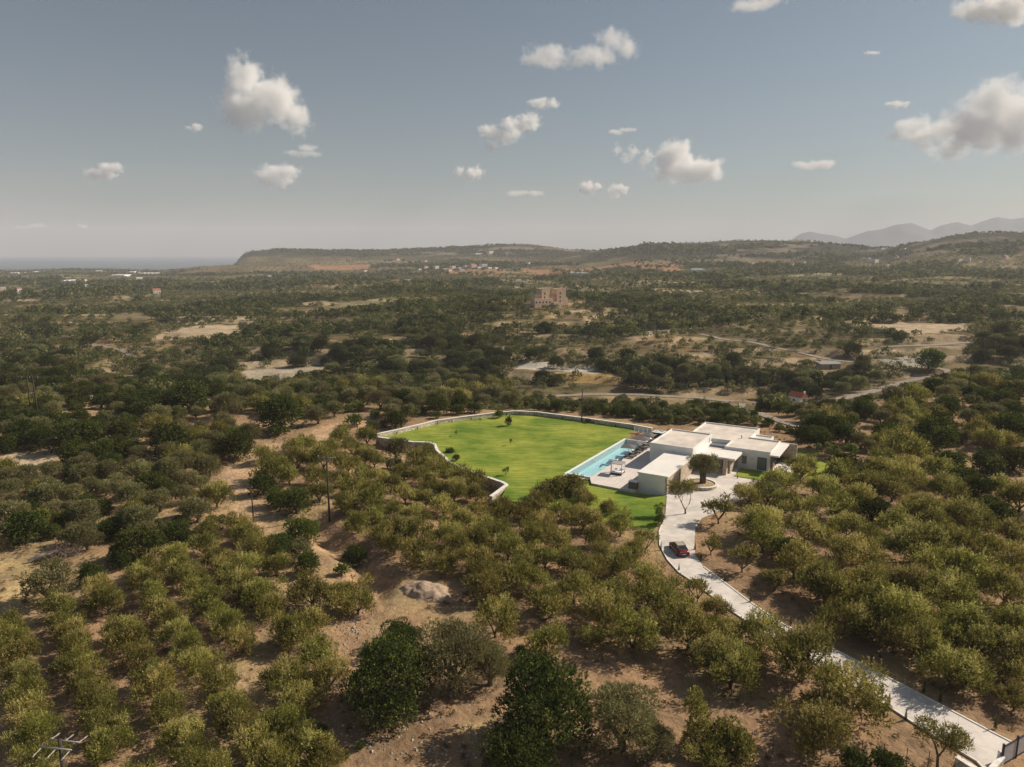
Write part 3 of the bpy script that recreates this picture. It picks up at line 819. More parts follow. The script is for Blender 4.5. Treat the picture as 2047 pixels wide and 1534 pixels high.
# rear block and side wing
def poly_block(pts, z0, z1, rim, drop):
    n = len(pts); inn = []
    for i in range(n):
        a, b, c_ = Vector(pts[i - 1]), Vector(pts[i]), Vector(pts[(i + 1) % n])
        d1 = (b - a).normalized(); d2 = (c_ - b).normalized()
        inn.append(b + Vector((-d1.y, d1.x)) * rim + Vector((-d2.y, d2.x)) * rim)
    vs = [(p[0], p[1], z0) for p in pts] + [(p[0], p[1], z1) for p in pts] + [(p.x, p.y, z1) for p in inn] + [(p.x, p.y, z1 - drop) for p in inn]
    fs = [tuple(range(n))[::-1], tuple(range(3 * n, 4 * n))]
    for k in range(3):
        for i in range(n): j = (i + 1) % n; fs.append((k * n + i, k * n + j, (k + 1) * n + j, (k + 1) * n + i))
    w_ = vp('wall', MB().add(vs, fs), M['render'])
    rp_ = [(p.x, p.y) for p in inn]
    vp('roof', MB().prism([((x - 24) * .9985 + 24, (y - 30) * .9985 + 30) for x, y in rp_], z1 - drop + .002, z1 - drop + .03), M['roof'], w_)
poly_block([(15.2, 27.2), (24.41, 27.2), (24.41, 22.2), (33.2, 22.2), (33.2, 32.0), (27.2, 32.0), (27.2, 40.8), (15.2, 40.8)], -.6, 3.95, .22, .28)
block(20.41, 24.4, 21.0, 27.19, 3.35, 0.3, 0.55)
block(27.21, 31.0, 32.01, 36.5, 3.6)
# light well between the blocks
vp('light_well', MB().box(20.8, 24.0, 24.6, 26.9, 2.2, 3.2), M['shutter'])
# entrance canopy, porch pier, porch walls
vp('canopy', MB().box(20.42, 28.0, 15.9, 20.98, 3.02, 3.36, 0.02).box(24.42, 28.0, 20.981, 23.2, 3.02, 3.36), M['renderroof'])
vp('porch_pier', MB().box(25.9, 26.6, 15.4, 16.4, 0.0, 3.0, 0.02), M['stone'])
vp('stone_wall', MB().box(26.6, 26.95, 16.9, 22.18, 0.0, 3.02), M['stone'])
vp('porch_wall', MB().box(20.62, 24.4, 20.6, 20.98, 0, 3.02), M['render'])
dr = vp('door', MB().box(22.0, 23.3, 20.5, 20.6, 0.1, 2.5), M['wood'])
vp('door_handle', MB().box(23.05, 23.09, 20.42, 20.5, 0.9, 1.6), M['metal'], dr)
# openings of the side wing
def window(x0, x1, y0, y1, z0, z1, fm='shutter', axis='y', n=1):
    f = MB(); g = MB(); t = .07
    if axis == 'y':
        f.box(x0, x1, y0, y1, z0, z0 + t); f.box(x0, x1, y0, y1, z1 - t, z1)
        for k in range(n + 1):
            xx = x0 + (x1 - x0 - t) * k / n; f.box(xx, xx + t, y0 + .002, y1 - .002, z0 + t, z1 - t)
        g.box(x0 + .02, x1 - .02, y0 + .02, y1 - .01, z0 + .02, z1 - .02)
    else:
        f.box(x0, x1, y0, y1, z0, z0 + t); f.box(x0, x1, y0, y1, z1 - t, z1)
        for k in range(n + 1):
            yy = y0 + (y1 - y0 - t) * k / n; f.box(x0 + .002, x1 - .002, yy, yy + t, z0 + t, z1 - t)
        g.box(x0 + .02, x1 - .02, y0 + .02, y1 - .02, z0 + .02, z1 - .02)
    o = vp('window', g, M['glass_dark']); vp('window_frame', f, M[fm], o)
    return o
window(27.9, 28.75, 22.12, 22.2, 1.0, 2.5)
sh = vp('shutter_door', MB().box(30.95, 32.45, 22.13, 22.2, 0.12, 2.55), M['shutter'])
vp('door_frame', MB().box(30.85, 30.95, 22.09, 22.2, 0.12, 2.65).box(32.45, 32.55, 22.09, 22.2, 0.12, 2.65).box(30.95, 32.45, 22.09, 22.2, 2.55, 2.65), M['darkmetal'], sh)
vp('wall_lamp', MB().box(29.7, 29.85, 22.08, 22.2, 2.0, 2.2), M['metal'])
window(33.2, 33.28, 24.0, 30.8, 0.15, 2.7, 'darkmetal', 'x', 4)
for a, b in ((15.5, 20.2), (21.0, 26.4)): window(11.67, 11.75, a, b, 0.45, 3.1, 'darkmetal', 'x', 3)
for a, b in ((1.0, 6.0), (7.5, 12.8)): window(15.17, 15.25, a, b, 0.45, 2.8, 'darkmetal', 'x', 3)
window(15.12, 15.2, 29.5, 38.5, 0.45, 2.9, 'darkmetal', 'x', 4)
window(20.4, 20.46, 15.0, 15.8, 1.2, 2.4, 'darkmetal', 'x')
# pergola slab over the patio with its stone end wall
vp('canopy', MB().box(33.205, 35.0, 20.9, 31.6, 3.45, 3.72, 0.02), M['renderroof'])
vp('porch_pier', MB().box(33.4, 33.9, 21.2, 21.8, 0.12, 3.45), M['wood'])
vp('stone_wall', MB().box(33.21, 36.5, 31.6, 32.0, 0.0, 3.75), M['stone'])
vp('roof_vent', MB().tube([(25.6, 31.0, 3.6), (25.6, 31.0, 4.25)], 0.10, 8).tube([(25.6, 31.0, 4.22), (25.6, 31.0, 4.34)], 0.17, 8), M['metal'])
vp('downpipe', MB().tube([(20.52, 25.2, 3.0), (20.52, 25.2, 4.5)], 0.05, 6), M['metal'])
vp('plinth', MB().box(24.42, 33.41, 21.7, 22.09, -0.3, 0.12), M['cap'])

# terrace, steps and pool
ter = MB(); ter.prism([(5.32, -0.3), (6.9, -3.0), (15.24, -3.2), (15.24, 14.0), (11.74, 14.01), (11.74, 27.2), (15.19, 27.21), (15.19, 40.9), (9.6, 40.9), (9.6, 33.5), (7.0, 33.5), (7.0, 29.95), (5.32, 29.95)], -0.9, 0.40)
o = ter.build('terrace', M['deck']); o.location = (VO[0], VO[1], 0); o.rotation_euler = (0, 0, VA); tag(o, kind='structure')
o = MB().box(1.2, 6.98, 29.97, 35.2, -0.4, 0.36).build('wooden_deck', simple('deck_boards', (0.13, 0.075, 0.06), 0.75, 0.2, 2)); o.location = (VO[0], VO[1], 0); o.rotation_euler = (0, 0, VA); tag(o, kind='structure')
pool = empty('swimming_pool', (VO[0], VO[1], 0), VA, 'long turquoise infinity pool with white coping along the lawn', 'pool')
b_ = MB(); b_.add([(0.35, .5, .30), (5.3, .5, .30), (5.3, 29.6, .30), (.35, 29.6, .30), (0.35, .5, -1.1), (5.3, .5, -1.1), (5.3, 29.6, -1.1), (.35, 29.6, -1.1)],
                  [(4, 5, 6, 7), (0, 4, 7, 3), (1, 0, 4, 5)[::-1], (2, 1, 5, 6)[::-1], (3, 2, 6, 7)[::-1]]); b_.build('basin', M['basin'], pool)
c_ = MB(); c_.box(-0.1, .35, -0.4, 29.9, -0.9, .44, .02); c_.box(.351, 5.31, 29.6, 29.9, -0.9, .42); c_.box(.351, 5.31, .1, .5, -0.9, .42); c_.box(.351, 4.4, -.9, -.55, -.5, .22); c_.box(-.1, .35, -.9, -.41, -.5, .22)
c_.build('coping', M['coping'], pool)
MB().box(.351, 5.31, -.55, .1, -.5, -.1).build('overflow_channel', M['wood'], pool)
MB().box(3.3, 5.29, .52, 6.5, -1.0, .05).box(3.9, 5.29, 6.5, 9.2, -1.0, .08).build('ledge', M['ledge'], pool)
MB().add([(.352, .502, .32), (5.298, .502, .32), (5.298, 29.598, .32), (.352, 29.598, .32)], [(0, 1, 2, 3)]).build('water', M['poolwater'], pool)
MB().box(4.42, 5.6, -1.0, -.42, -.4, .2).build('planter_bed', M['soil'], pool)

# ------------------------------------------------------------------ on the terrace
def vthing(name, t, s, z, rz, label, cat, group=None):
    x, y = V2W(t, s)
    return empty(name, (x, y, z), VA + rz, label, cat, group)
def copy_tree(o, parent=None):
    c = o.copy(); col.objects.link(c); c.parent = parent
    for ch in list(o.children): copy_tree(ch, c)
    return c
def local(u, v, z):
    x, y = P(u, v, z); dx, dy = x - VO[0], y - VO[1]
    return dx * math.cos(VA) + dy * math.sin(VA), -dx * math.sin(VA) + dy * math.cos(VA)

lo = vthing('sun_lounger', 0, 0, 0.4, 0, 'x', 'sun lounger')
MB().box(-1.0, 1.0, -.33, .33, .20, .27, .01).build('frame', M['greyfab'], lo)
MB().box(-.25, .98, -.31, .31, .272, .36, .03).build('cushion', M['greyfab'], lo)
bk = MB(); bk.add([(-.25, -.31, .28), (-.25, .31, .28), (-.98, .31, .66), (-.98, -.31, .66), (-.21, -.31, .36), (-.21, .31, .36), (-.94, .31, .74), (-.94, -.31, .74)],
                  [(0, 1, 2, 3)[::-1], (4, 5, 6, 7), (0, 4, 7, 3), (1, 2, 6, 5), (0, 1, 5, 4), (3, 7, 6, 2)]); bk.build('backrest', M['greyfab'], lo)
MB().add([(-.60, -.32, .575), (-.60, .32, .575), (-.99, .32, .78), (-.99, -.32, .78), (-1.03, .32, .60), (-1.03, -.32, .60)], [(0, 1, 2, 3)[::-1], (3, 2, 4, 5)[::-1]]).build('towel', M['towel'], lo)
for sx in (-.85, .85):
    for sy in (-.28, .28): MB().tube([(sx, sy, 0), (sx, sy, .2)], .025, 6).build('leg', M['darkmetal'], lo)
words_n = ['closest to the white canopied daybed', 'second along from the daybed', 'third along from the daybed', 'fourth along from the daybed',
           'fifth along from the daybed', 'sixth along from the daybed', 'seventh along from the daybed', 'beside the hot tub end of the row']
for i, (u, v) in enumerate([(1251, 912.5), (1258.5, 908), (1265.5, 903), (1272, 899), (1278.5, 894.5), (1285, 890), (1293, 885), (1298, 879.5)]):
    l_ = lo if i == 0 else copy_tree(lo)
    t, s = local(u, v, .7); t = max(t, 6.7)
    x, y = V2W(t, s); l_.location = (x, y, .4); l_.rotation_euler = (0, 0, VA + random.Random(i).uniform(-.05, .05))
    l_['label'] = 'charcoal poolside lounger with white towel, ' + words_n[i]; l_['group'] = 'sun loungers by the pool'
pa = vthing('parasol', 0, 0, .4, 0, 'x', 'parasol')
cp = MB(); r_ = 1.45
vs = [(0, 0, 2.75)] + [(r_ * sx, r_ * sy, 2.2 + (0.06 if sx * sy == 0 else 0)) for sx, sy in ((-1, -1), (0, -1), (1, -1), (1, 0), (1, 1), (0, 1), (-1, 1), (-1, 0))]
vs += [(a, b, c - .03) for a, b, c in vs]
cp.add(vs, [(0, k + 1, (k + 1) % 8 + 1) for k in range(8)] + [(9, (k + 1) % 8 + 10, k + 10) for k in range(8)] + [(k + 1, k + 10, (k + 1) % 8 + 10, (k + 1) % 8 + 1) for k in range(8)])
cp.build('canopy', M['parasol'], pa)
MB().tube([(0, 0, .05), (0, 0, 2.72)], .03, 8).build('pole', M['metal'], pa)
MB().box(-.3, .3, -.3, .3, 0, .07, .01).build('base', M['greyfab'], pa)
for i, (u, v, wd) in enumerate([(1257, 891, 'standing furthest along towards the daybed'), (1270.5, 884.5, 'second from the daybed end'), (1285.5, 875.5, 'second from the hot tub end'), (1297, 868, 'standing by the glass fence and hot tub')]):
    p_ = pa if i == 0 else copy_tree(pa)
    t, s = local(u, v, 2.85); x, y = V2W(max(t, 5.9), s); p_.location = (x, y, .4); p_.rotation_euler = (0, 0, VA + (.2, .1, .35, .0)[i])
    p_['label'] = 'grey square parasol over the loungers, ' + wd; p_['group'] = 'parasols by the pool'
db = vthing('daybed', *local(1235, 946, .5), .4, .1, 'white canopied daybed with four posts and grey roof by the pool', 'daybed')
for sx in (-1.05, 1.05):
    for sy in (-1.05, 1.05): MB().box(sx - .05, sx + .05, sy - .05, sy + .05, 0, 2.1).build('post', M['metal'], db)
fr = MB()
for k in (-1.05, 1.05): fr.box(-1.1, 1.1, k - .05, k + .05, 2.1, 2.2); fr.box(k - .05, k + .05, -1.0, 1.0, 2.101, 2.199)
fr.build('roof_frame', M['metal'], db)
MB().box(-.98, .98, -.98, .98, 2.13, 2.16).build('roof_canvas', simple('canvas_pale', (.34, .32, .31), .9, .1), db)
MB().box(-1.0, 1.0, -1.0, 1.0, .12, .34).build('base', M['darkmetal'], db)
MB().box(-.98, .98, -.98, .98, .342, .6, .05).build('mattress', M['towel'], db)
for sx, sy in ((-1.02, -.9), (1.02, -.9), (-1.02, .9), (1.02, .9)): MB().box(sx - .03, sx + .03, sy - .16, sy + .16, .35, 2.08, .02).build('curtain', M['towel'], db)
for k in (-.5, .5): MB().box(k - .3, k + .3, .55, .8, .605, .9, .06).build('pillow', M['towel'], db)
fl = vthing('pool_lounger', *local(1226, 921, .3), .09, 0, 'white lounger standing in the shallow ledge water of the pool', 'pool lounger')
MB().box(-.9, .4, -.35, .35, .12, .3, .05).build('seat', M['white'], fl)
MB().add([(.4, -.35, .14), (.4, .35, .14), (.95, .35, .55), (.95, -.35, .55), (.4, -.35, .3), (.4, .35, .3), (.88, .35, .65), (.88, -.35, .65)], [(0, 1, 2, 3)[::-1], (4, 5, 6, 7), (0, 4, 7, 3)[::-1], (1, 2, 6, 5)[::-1], (3, 7, 6, 2)[::-1]]).build('backrest', M['white'], fl)
ht = vthing('hot_tub', *local(1318, 864, 1.3), .4, 0, 'square hot tub with dark sides and white seats inside', 'hot tub')
MB().tray(-1.25, 1.25, -1.25, 1.25, 0, .98, .16, .3).build('cabinet', M['darkmetal'], ht)
rm = MB()
for a in (-1, 1): rm.box(-1.28, 1.28, a * 1.18 - .11, a * 1.18 + .11, .984, 1.04, .02); rm.box(a * 1.18 - .11, a * 1.18 + .11, -1.06, 1.06, .985, 1.039)
rm.build('rim', M['white'], ht)
MB().box(-1.08, 1.08, -1.08, 1.08, .69, .86).build('water', M['basin'], ht)
for a, b in ((-.7, -.7), (.7, -.7), (-.7, .7), (.7, .7)): MB().box(a - .3, a + .3, b - .3, b + .3, .85, .97, .06).build('seat', M['white'], ht)
MB().box(-.5, .5, -1.85, -1.3, 0, .4).build('step', M['greyfab'], ht)
gf = vthing('glass_fence', 0, 0, .36, 0, 'clear glass balustrade with posts at the end of the dark deck', 'glass fence')
a0, a1 = local(1268, 862, .4), local(1303, 868, .4)
x, y = V2W(*a0); gf.location = (x, y, .36); gf.rotation_euler = (0, 0, VA + math.atan2(a1[1] - a0[1], a1[0] - a0[0]))
Ln = math.hypot(a1[0] - a0[0], a1[1] - a0[1])
for k in range(5): MB().box(Ln * k / 4 - .03, Ln * k / 4 + .03, -.03, .03, 0, 1.12).build('post', M['white'], gf)
for k in range(4): MB().box(Ln * k / 4 + .05, Ln * (k + 1) / 4 - .05, -.01, .01, .08, 1.05).build('glass_panel', M['glass'], gf)
MB().box(0, Ln, -.03, .03, 1.122, 1.17).build('handrail', M['white'], gf)
cb = vthing('outdoor_cabinet', *local(1268, 976, .4), .4, 0, 'brown timber outdoor kitchen cabinet against the low white wing', 'cabinet')
MB().box(-.9, .68, -.6, .55, 0, 1.25).build('body', M['wood'], cb)
MB().box(-.95, .70, -.65, .6, 1.252, 1.32).build('worktop', M['white'], cb)
for k in (-.85, -.05): MB().box(k, k + .72, -.63, -.602, .1, 1.15).build('door', simple('cabinet_door', (.20, .15, .11), .7), cb)
tb = vthing('patio_table', 35.3, 25.0, .12, 0, 'white table on the shaded patio beside the villa side wing', 'table')
MB().box(-.8, .8, -.45, .45, .70, .75, .01).build('top', M['white'], tb)
for a in (-.7, .7):
    for b in (-.35, .35): MB().tube([(a, b, 0), (a, b, .7)], .03, 6).build('leg', M['white'], tb)
ch = vthing('patio_chair', 0, 0, .12, 0, 'x', 'chair')
MB().box(-.24, .24, -.24, .24, .42, .47, .01).build('seat', M['white'], ch)
MB().box(-.24, .24, .2, .25, .5, .92, .01).build('backrest', M['white'], ch)
for a in (-.2, .2):
    for b in (-.2, .2): MB().tube([(a, b, 0), (a, b, .42)], .02, 6).build('leg', M['white'], ch)
for i, (t, s, rz, wd) in enumerate([(34.8, 24.1, PI, 'near side, closest to the shutter door'), (35.8, 24.1, PI, 'near side, closest to the orchard'), (34.8, 25.9, 0, 'stone wall side, closest to the windows'), (35.8, 25.9, 0, 'stone wall side, closest to the orchard')]):
    c = ch if i == 0 else copy_tree(ch)
    x, y = V2W(t, s); c.location = (x, y, .12); c.rotation_euler = (0, 0, VA + rz); c['label'] = 'white chair at the patio table, ' + wd; c['group'] = 'chairs at the patio table'
so = vthing('outdoor_sofa', 34.6, 30.4, .12, 0, 'dark outdoor sofa against the stone end wall of the patio', 'sofa')
MB().box(-.95, .95, -.4, .4, .15, .42, .05).build('seat', M['greyfab'], so); MB().box(-.95, .95, .4, .6, .15, .85, .05).build('backrest', M['greyfab'], so)
for a in (-1.07, 1.07): MB().box(a - .1, a + .1, -.4, .6, .1, .62, .04).build('armrest', M['greyfab'], so)
bl = vthing('bollard_light', 0, 0, .1, 0, 'x', 'bollard light')
MB().tube([(0, 0, 0), (0, 0, .62)], .075, 10).build('post', M['darkmetal'], bl)
MB().tube([(0, 0, .621), (0, 0, .70)], .10, 10).build('head', M['darkmetal'], bl)
for i, (u, v, lab) in enumerate([(1377, 949, 'short black bollard light by the stone wall near the ring planter'), (1474, 957, 'short black bollard light at the small lawn corner nearest the porch'), (1507, 963, 'short black bollard light at the small lawn edge, further from the porch')]):
    b = bl if i == 0 else copy_tree(bl)
    x, y = P(u, v, .1); b.location = (x, y, .1); b['label'] = lab; b['group'] = 'bollard lights in the forecourt'
# ring planter for the old olive tree
px, py = P(1402, 969, .3)
pl = empty('ring_planter', (px, py, Z_DR), 0, 'low round stone-walled planter ring in the forecourt', 'planter')
MB().lathe([(2.85, -.1), (2.85, .52), (2.5, .52), (2.5, .12)], n=36, smooth=False, caps=False).build('ring_wall', M['drystone'], pl)
MB().lathe([(2.95, .522), (2.95, .58), (2.45, .58), (2.45, .522), (2.95, .522)], n=36, smooth=False, caps=False).build('ring_cap', M['cap'], pl)
MB().lathe([(.01, .55), (1.5, .52), (2.47, .42), (2.47, .2)], n=30, smooth=False).build('soil', simple('planter_soil', (.36, .27, .17), .95, .3, 2, .4), pl)

# ------------------------------------------------------------------ walls round the lawn
def wall_run(name, pts, z0, z1, th, label, m=M['drystone'], capm=M['cap'], capz=.10):
    mb = MB(); cpm = MB(); P3 = [Vector((p[0], p[1], 0)) for p in pts]; n = len(P3)
    nrm = []
    for i in range(n):
        d = (P3[min(i + 1, n - 1)] - P3[max(i - 1, 0)]).normalized(); nrm.append(Vector((-d.y, d.x, 0)))
    def strip(b, za, zb, t):
        vs = []
        for i in range(n):
            for sgn in (-1, 1):
                q = P3[i] + nrm[i] * t / 2 * sgn
                vs += [(q.x, q.y, za), (q.x, q.y, zb)]
        fs = []
        for i in range(n - 1):
            a, c = i * 4, (i + 1) * 4
            fs += [(a, c, c + 1, a + 1), (a + 2, a + 3, c + 3, c + 2), (a + 1, c + 1, c + 3, a + 3), (a, a + 2, c + 2, c)]
        fs += [(0, 1, 3, 2), ((n - 1) * 4, (n - 1) * 4 + 2, (n - 1) * 4 + 3, (n - 1) * 4 + 1)]
        b.add(vs, fs)
    strip(mb, z0, z1, th); strip(cpm, z1 + .002, z1 + capz, th + .12)
    o = empty(name, (0, 0, 0), 0, label, 'wall')
    mb.build('stonework', m, o); cpm.build('coping', capm, o)
    return o
def dens(pts, k=6):
    q = [Vector((a[0], a[1])) for a in pts]; out = []
    for a, b in zip(q, q[1:]): out += [a.lerp(b, i / k) for i in range(k)]
    return [(p.x, p.y) for p in out + [q[-1]]]
wall_run('boundary_wall', dens(north_wall), -1.2, 0.95, .55, 'long pale dry-stone wall curving round the far side of the lawn')
wall_run('retaining_wall', dens(west_wall), -3.6, 0.22, .5, 'white-topped retaining wall along the olive grove side of the lawn', capz=.14)

# ------------------------------------------------------------------ entrance gate, corner of the drive
gx, gy = P(1990, 1524, 0)
gw = empty('gate_wall', (0, 0, 0), 0, 'low stone wall with pale cap closing the end of the drive', 'wall')
ga = [P(1912, 1512, .9), P(1965, 1545, .9)]; gb = [P(1982, 1536, 1.0), P(2004, 1511, 1.0)]; gc = [P(2004, 1511, 1.0), P(2060, 1478, 1.0)]
def bar2(mb, a, b, z0, z1, th):
    d = Vector((b[0] - a[0], b[1] - a[1], 0)).normalized(); nn = Vector((-d.y, d.x, 0)) * th / 2; A = Vector((*a, 0)); B_ = Vector((*b, 0))
    return mb.prism([A - nn, B_ - nn, B_ + nn, A + nn], z0, z1)
mb = MB(); bar2(mb, *ga, -.5, .82, .35); mb.build('stonework', M['drystone'], gw)
mb = MB(); bar2(mb, *ga, .822, .92, .5); mb.build('coping', M['cap'], gw)
mb = MB(); bar2(mb, *gb, -.5, .9, .3); mb.build('stonework', M['drystone'], gw)
mb = MB(); bar2(mb, *gb, .902, 1.0, .42); mb.build('coping', M['cap'], gw)
gt = empty('entrance_gate', (0, 0, 0), 0, 'dark metal driveway gate with pale panels at the very end of the drive', 'gate')
d = Vector((gc[1][0] - gc[0][0], gc[1][1] - gc[0][1])); 
for k in (0, .5, 1):
    q = Vector(gc[0]) + d * k; MB().box(q.x - .07, q.x + .07, q.y - .07, q.y + .07, 0, 2.1).build('post', M['darkmetal'], gt)
mb = MB(); bar2(mb, *gc, .1, .2, .06); bar2(mb, *gc, 1.75, 1.87, .08); mb.build('rail', M['darkmetal'], gt)
mb = MB(); bar2(mb, *gc, .202, 1.748, .03); mb.build('panel', simple('gate_panel', (.42, .42, .44), .5), gt)
x, y = P(2002, 1505, 1.0)
lm = tag(MB().box(x - .22, x + .22, y - .14, y + .14, .0, 1.15, .04).build('intercom_post', M['white']), 'small white intercom box beside the driveway gate', 'intercom')

# ------------------------------------------------------------------ red car
x, y = P(1357, 1096, .6)
car = empty('parked_car', (x, y, Z_DR), R(8), 'dark red car parked on the curve of the concrete drive', 'car')
car.scale = (.93, .93, .93)
prof = [(-2.32, .35, .55, .80), (-2.30, .33, .80, .84), (-2.0, .25, .98, .88), (-1.5, .22, 1.02, .91), (-.6, .2, .98, .92), (.6, .2, .96, .92), (1.2, .22, .92, .90), (1.8, .24, .82, .86), (2.2, .3, .66, .78), (2.34, .36, .55, .66)]
mb = MB(); vs = []; n = len(prof)
for yy, zb, zt, hw in prof: vs += [(-hw, yy, zb + .12), (-hw * 1.02, yy, (zb + zt) / 2), (-hw * .93, yy, zt - .03), (-hw * .6, yy, zt + .02), (hw * .6, yy, zt + .02), (hw * .93, yy, zt - .03), (hw * 1.02, yy, (zb + zt) / 2), (hw, yy, zb + .12), (hw * .8, yy, zb), (-hw * .8, yy, zb)]
K = 10; fs = []
for i in range(n - 1):
    for k in range(K): fs.append((i * K + k, (i + 1) * K + k, (i + 1) * K + (k + 1) % K, i * K + (k + 1) % K))
fs += [tuple(range(K)), tuple(range((n - 1) * K, n * K))[::-1]]
mb.add(vs, fs, True); mb.build('body', M['red'], car)
cabs = [(-1.75, .98, .80), (-1.05, 1.38, .66), (-.3, 1.45, .64), (.35, 1.40, .66), (1.15, .94, .82)]
def cab(mb, hw_scale=1.0, z_off=0.0, i0=0, i1=4):
    vs = []; 
    for yy, zt, hw in cabs[i0:i1 + 1]: vs += [(-.84 * hw_scale, yy, .93), (-hw * hw_scale, yy, zt + z_off), (hw * hw_scale, yy, zt + z_off), (.84 * hw_scale, yy, .93)]
    m = i1 - i0 + 1; fs = []
    for i in range(m - 1):
        for k in range(3): fs.append((i * 4 + k, i * 4 + k + 1, (i + 1) * 4 + k + 1, (i + 1) * 4 + k))
    fs += [(0, 3, 2, 1), ((m - 1) * 4, (m - 1) * 4 + 1, (m - 1) * 4 + 2, (m - 1) * 4 + 3)]
    mb.add(vs, fs); return mb
cab(MB()).build('windows', M['glass_dark'], car)
rf = MB(); vs = []
for yy, zt, hw in [(-1.0, 1.40, .62), (-.3, 1.465, .62), (.35, 1.415, .62)]: vs += [(-hw, yy, zt), (hw, yy, zt), (-hw, yy, zt + .02), (hw, yy, zt + .02)]
rf.add(vs, [(2, 3, 7, 6), (6, 7, 11, 10), (0, 2, 6, 4), (4, 6, 10, 8), (1, 5, 7, 3), (5, 9, 11, 7), (0, 1, 3, 2), (8, 10, 11, 9)]); rf.build('roof', M['gold'], car)
for s_ in (-1, 1):
    MB().tube([(s_ * .70, -1.72, 1.0), (s_ * .64, -1.0, 1.415), (s_ * .63, -.3, 1.47), (s_ * .64, .38, 1.425), (s_ * .78, 1.12, .96)], .045, 5).build('roof_pillar', M['red'], car)
    for yy in (-1.42, 1.42):
        wh = MB().tube([(s_ * .72, yy, .33), (s_ * .93, yy, .33)], .33, 18).build('tyre', M['rubber'], car)
        MB().tube([(s_ * .90, yy, .33), (s_ * .945, yy, .33)], .21, 12).build('rim', M['metal'], wh)
    MB().box(s_ * .62 - .17, s_ * .62 + .17, -2.345, -2.29, .66, .80, .01).build('tail_light', M['redlamp'], car)
    MB().box(s_ * .55 - .17, s_ * .55 + .17, 2.24, 2.33, .54, .66, .01).build('headlight', M['white'], car)
    MB().box(s_ * 1.0 - .1, s_ * 1.0 + .1, .75, .87, .92, 1.05, .02).build('mirror', M['red'], car)
MB().box(-.26, .26, -2.345, -2.32, .50, .60).build('number_plate', M['white'], car)
MB().box(-.7, .7, -2.30, -2.25, .845, .875).build('trim_strip', M['metal'], car)

# ------------------------------------------------------------------ utility poles and wires
def pole(u, v, h, label, arms=1, rad=.14, arm_az=0.0, base=None, name='utility_pole'):
    if base is None:
        g = G(u, v); base = g
    o = empty(name, base, 0, label, 'utility pole')
    MB().tube([(0, 0, -1.0), (0, 0, h)], [rad * 1.25, rad * .8], 10).build('pole', M['pole'], o)
    ca, sa = math.cos(arm_az), math.sin(arm_az)
    tips = []
    for k in range(arms):
        z = h - .35; off = (k - (arms - 1) / 2) * .7
        ax, ay = -sa * off, ca * off
        hl = 1.5 if arms == 1 else 1.08
        am = MB().tube([(ax - hl * ca, ay - hl * sa, z), (ax + hl * ca, ay + hl * sa, z)], .06 if arms == 1 else .045, 6).build('crossarm', M['metal'], o)
        for t in (-hl + .1, 0, hl - .1):
            if arms == 1:
                MB().lathe([(.05, z + .05), (.09, z + .12), (.05, z + .19), (.09, z + .26), (.04, z + .34)], t * ca, t * sa, 8).build('insulator', M['insul'], am)
            else:
                sgn = -1 if k == 0 else 1
                pts = [(ax + t * ca - sa * sgn * q, ay + t * sa + ca * sgn * q, z - .04 - q * .12) for q in (0, .2, .4, .6, .8)]
                MB().tube(pts, [.02, .05, .025, .05, .02], 6).build('insulator', M['insul'], am)
    for t in (-hl + .1, 0, hl - .1): tips.append((base[0] + t * ca, base[1] + t * sa, base[2] + h - (.05 if arms == 1 else .4)))
    if arms == 1:
        MB().tube([(-.7 * ca, -.7 * sa, h - .4), (0, 0, h - 1.1), (.7 * ca, .7 * sa, h - .4)], .03, 5).build('arm_brace', M['metal'], o)
    return tips
lA = pole(659, 1043, 11.0, 'tall slim timber power pole standing in the olive grove by the gully', 1, .14, R(-10))
xd, yd = P(122, 1503, 11.2)
lD = pole(0, 0, 11.6, 'power pole top with double crossarm among the olive rows', 2, .15, R(-8), (xd, yd, float(height(xd, yd))))
lC = pole(1163, 846, 8.9, 'dark power pole behind the far lawn wall beside the round bush', 1, .13, R(-20))
xe, ye, ze = G(560, 795)
lE = pole(0, 0, 8.5, 'timber power pole on the ridge above the big dark tree', 1, .12, R(30), (xe, ye, ze))
xt, yt, zt = G(507, 1044)
tp = empty('telephone_pole', (xt, yt, zt), 0, 'shorter telephone pole beside the bend of the dirt track', 'utility pole')
MB().tube([(0, 0, -.5), (0, 0, 6.1)], [.13, .09], 8).build('pole', M['pole'], tp); MB().box(-.2, .2, -.05, .05, 5.7, 5.85).build('bracket', M['metal'], tp)
g = G(70, 840)
hp = empty('transmission_tower', g, 0, 'tall twin-pole timber transmission support on the scrubby slope', 'transmission tower')
for k in (-.9, .9): MB().tube([(k, 0, -1), (k * .8, 0, 11.5)], [.2, .14], 8).build('pole', M['pole'], hp)
MB().tube([(-2.2, 0, 10.8), (2.2, 0, 10.8)], .1, 6).build('crossarm', M['pole'], hp)
MB().tube([(-.9, 0, 3), (.75, 0, 9)], .06, 5).tube([(.9, 0, 3), (-.75, 0, 9)], .06, 5).build('brace', M['pole'], hp)
for k in (-2, 0, 2): MB().lathe([(.05, 10.9), (.1, 11.0), (.05, 11.1), (.1, 11.2), (.04, 11.3)], k, 0, 8).build('insulator', M['insul'], hp)
def wire(a, b, sag, label, rad=.008):
    pts = []
    for i in range(17):
        t = i / 16; p = Vector(a).lerp(Vector(b), t); p.z -= 4 * sag * t * (1 - t); pts.append(p)
    o = MB().tube(pts, rad, 4, smooth=False).build('power_cable', M['pole'])
    return tag(o, label, 'cable', 'overhead power cables')
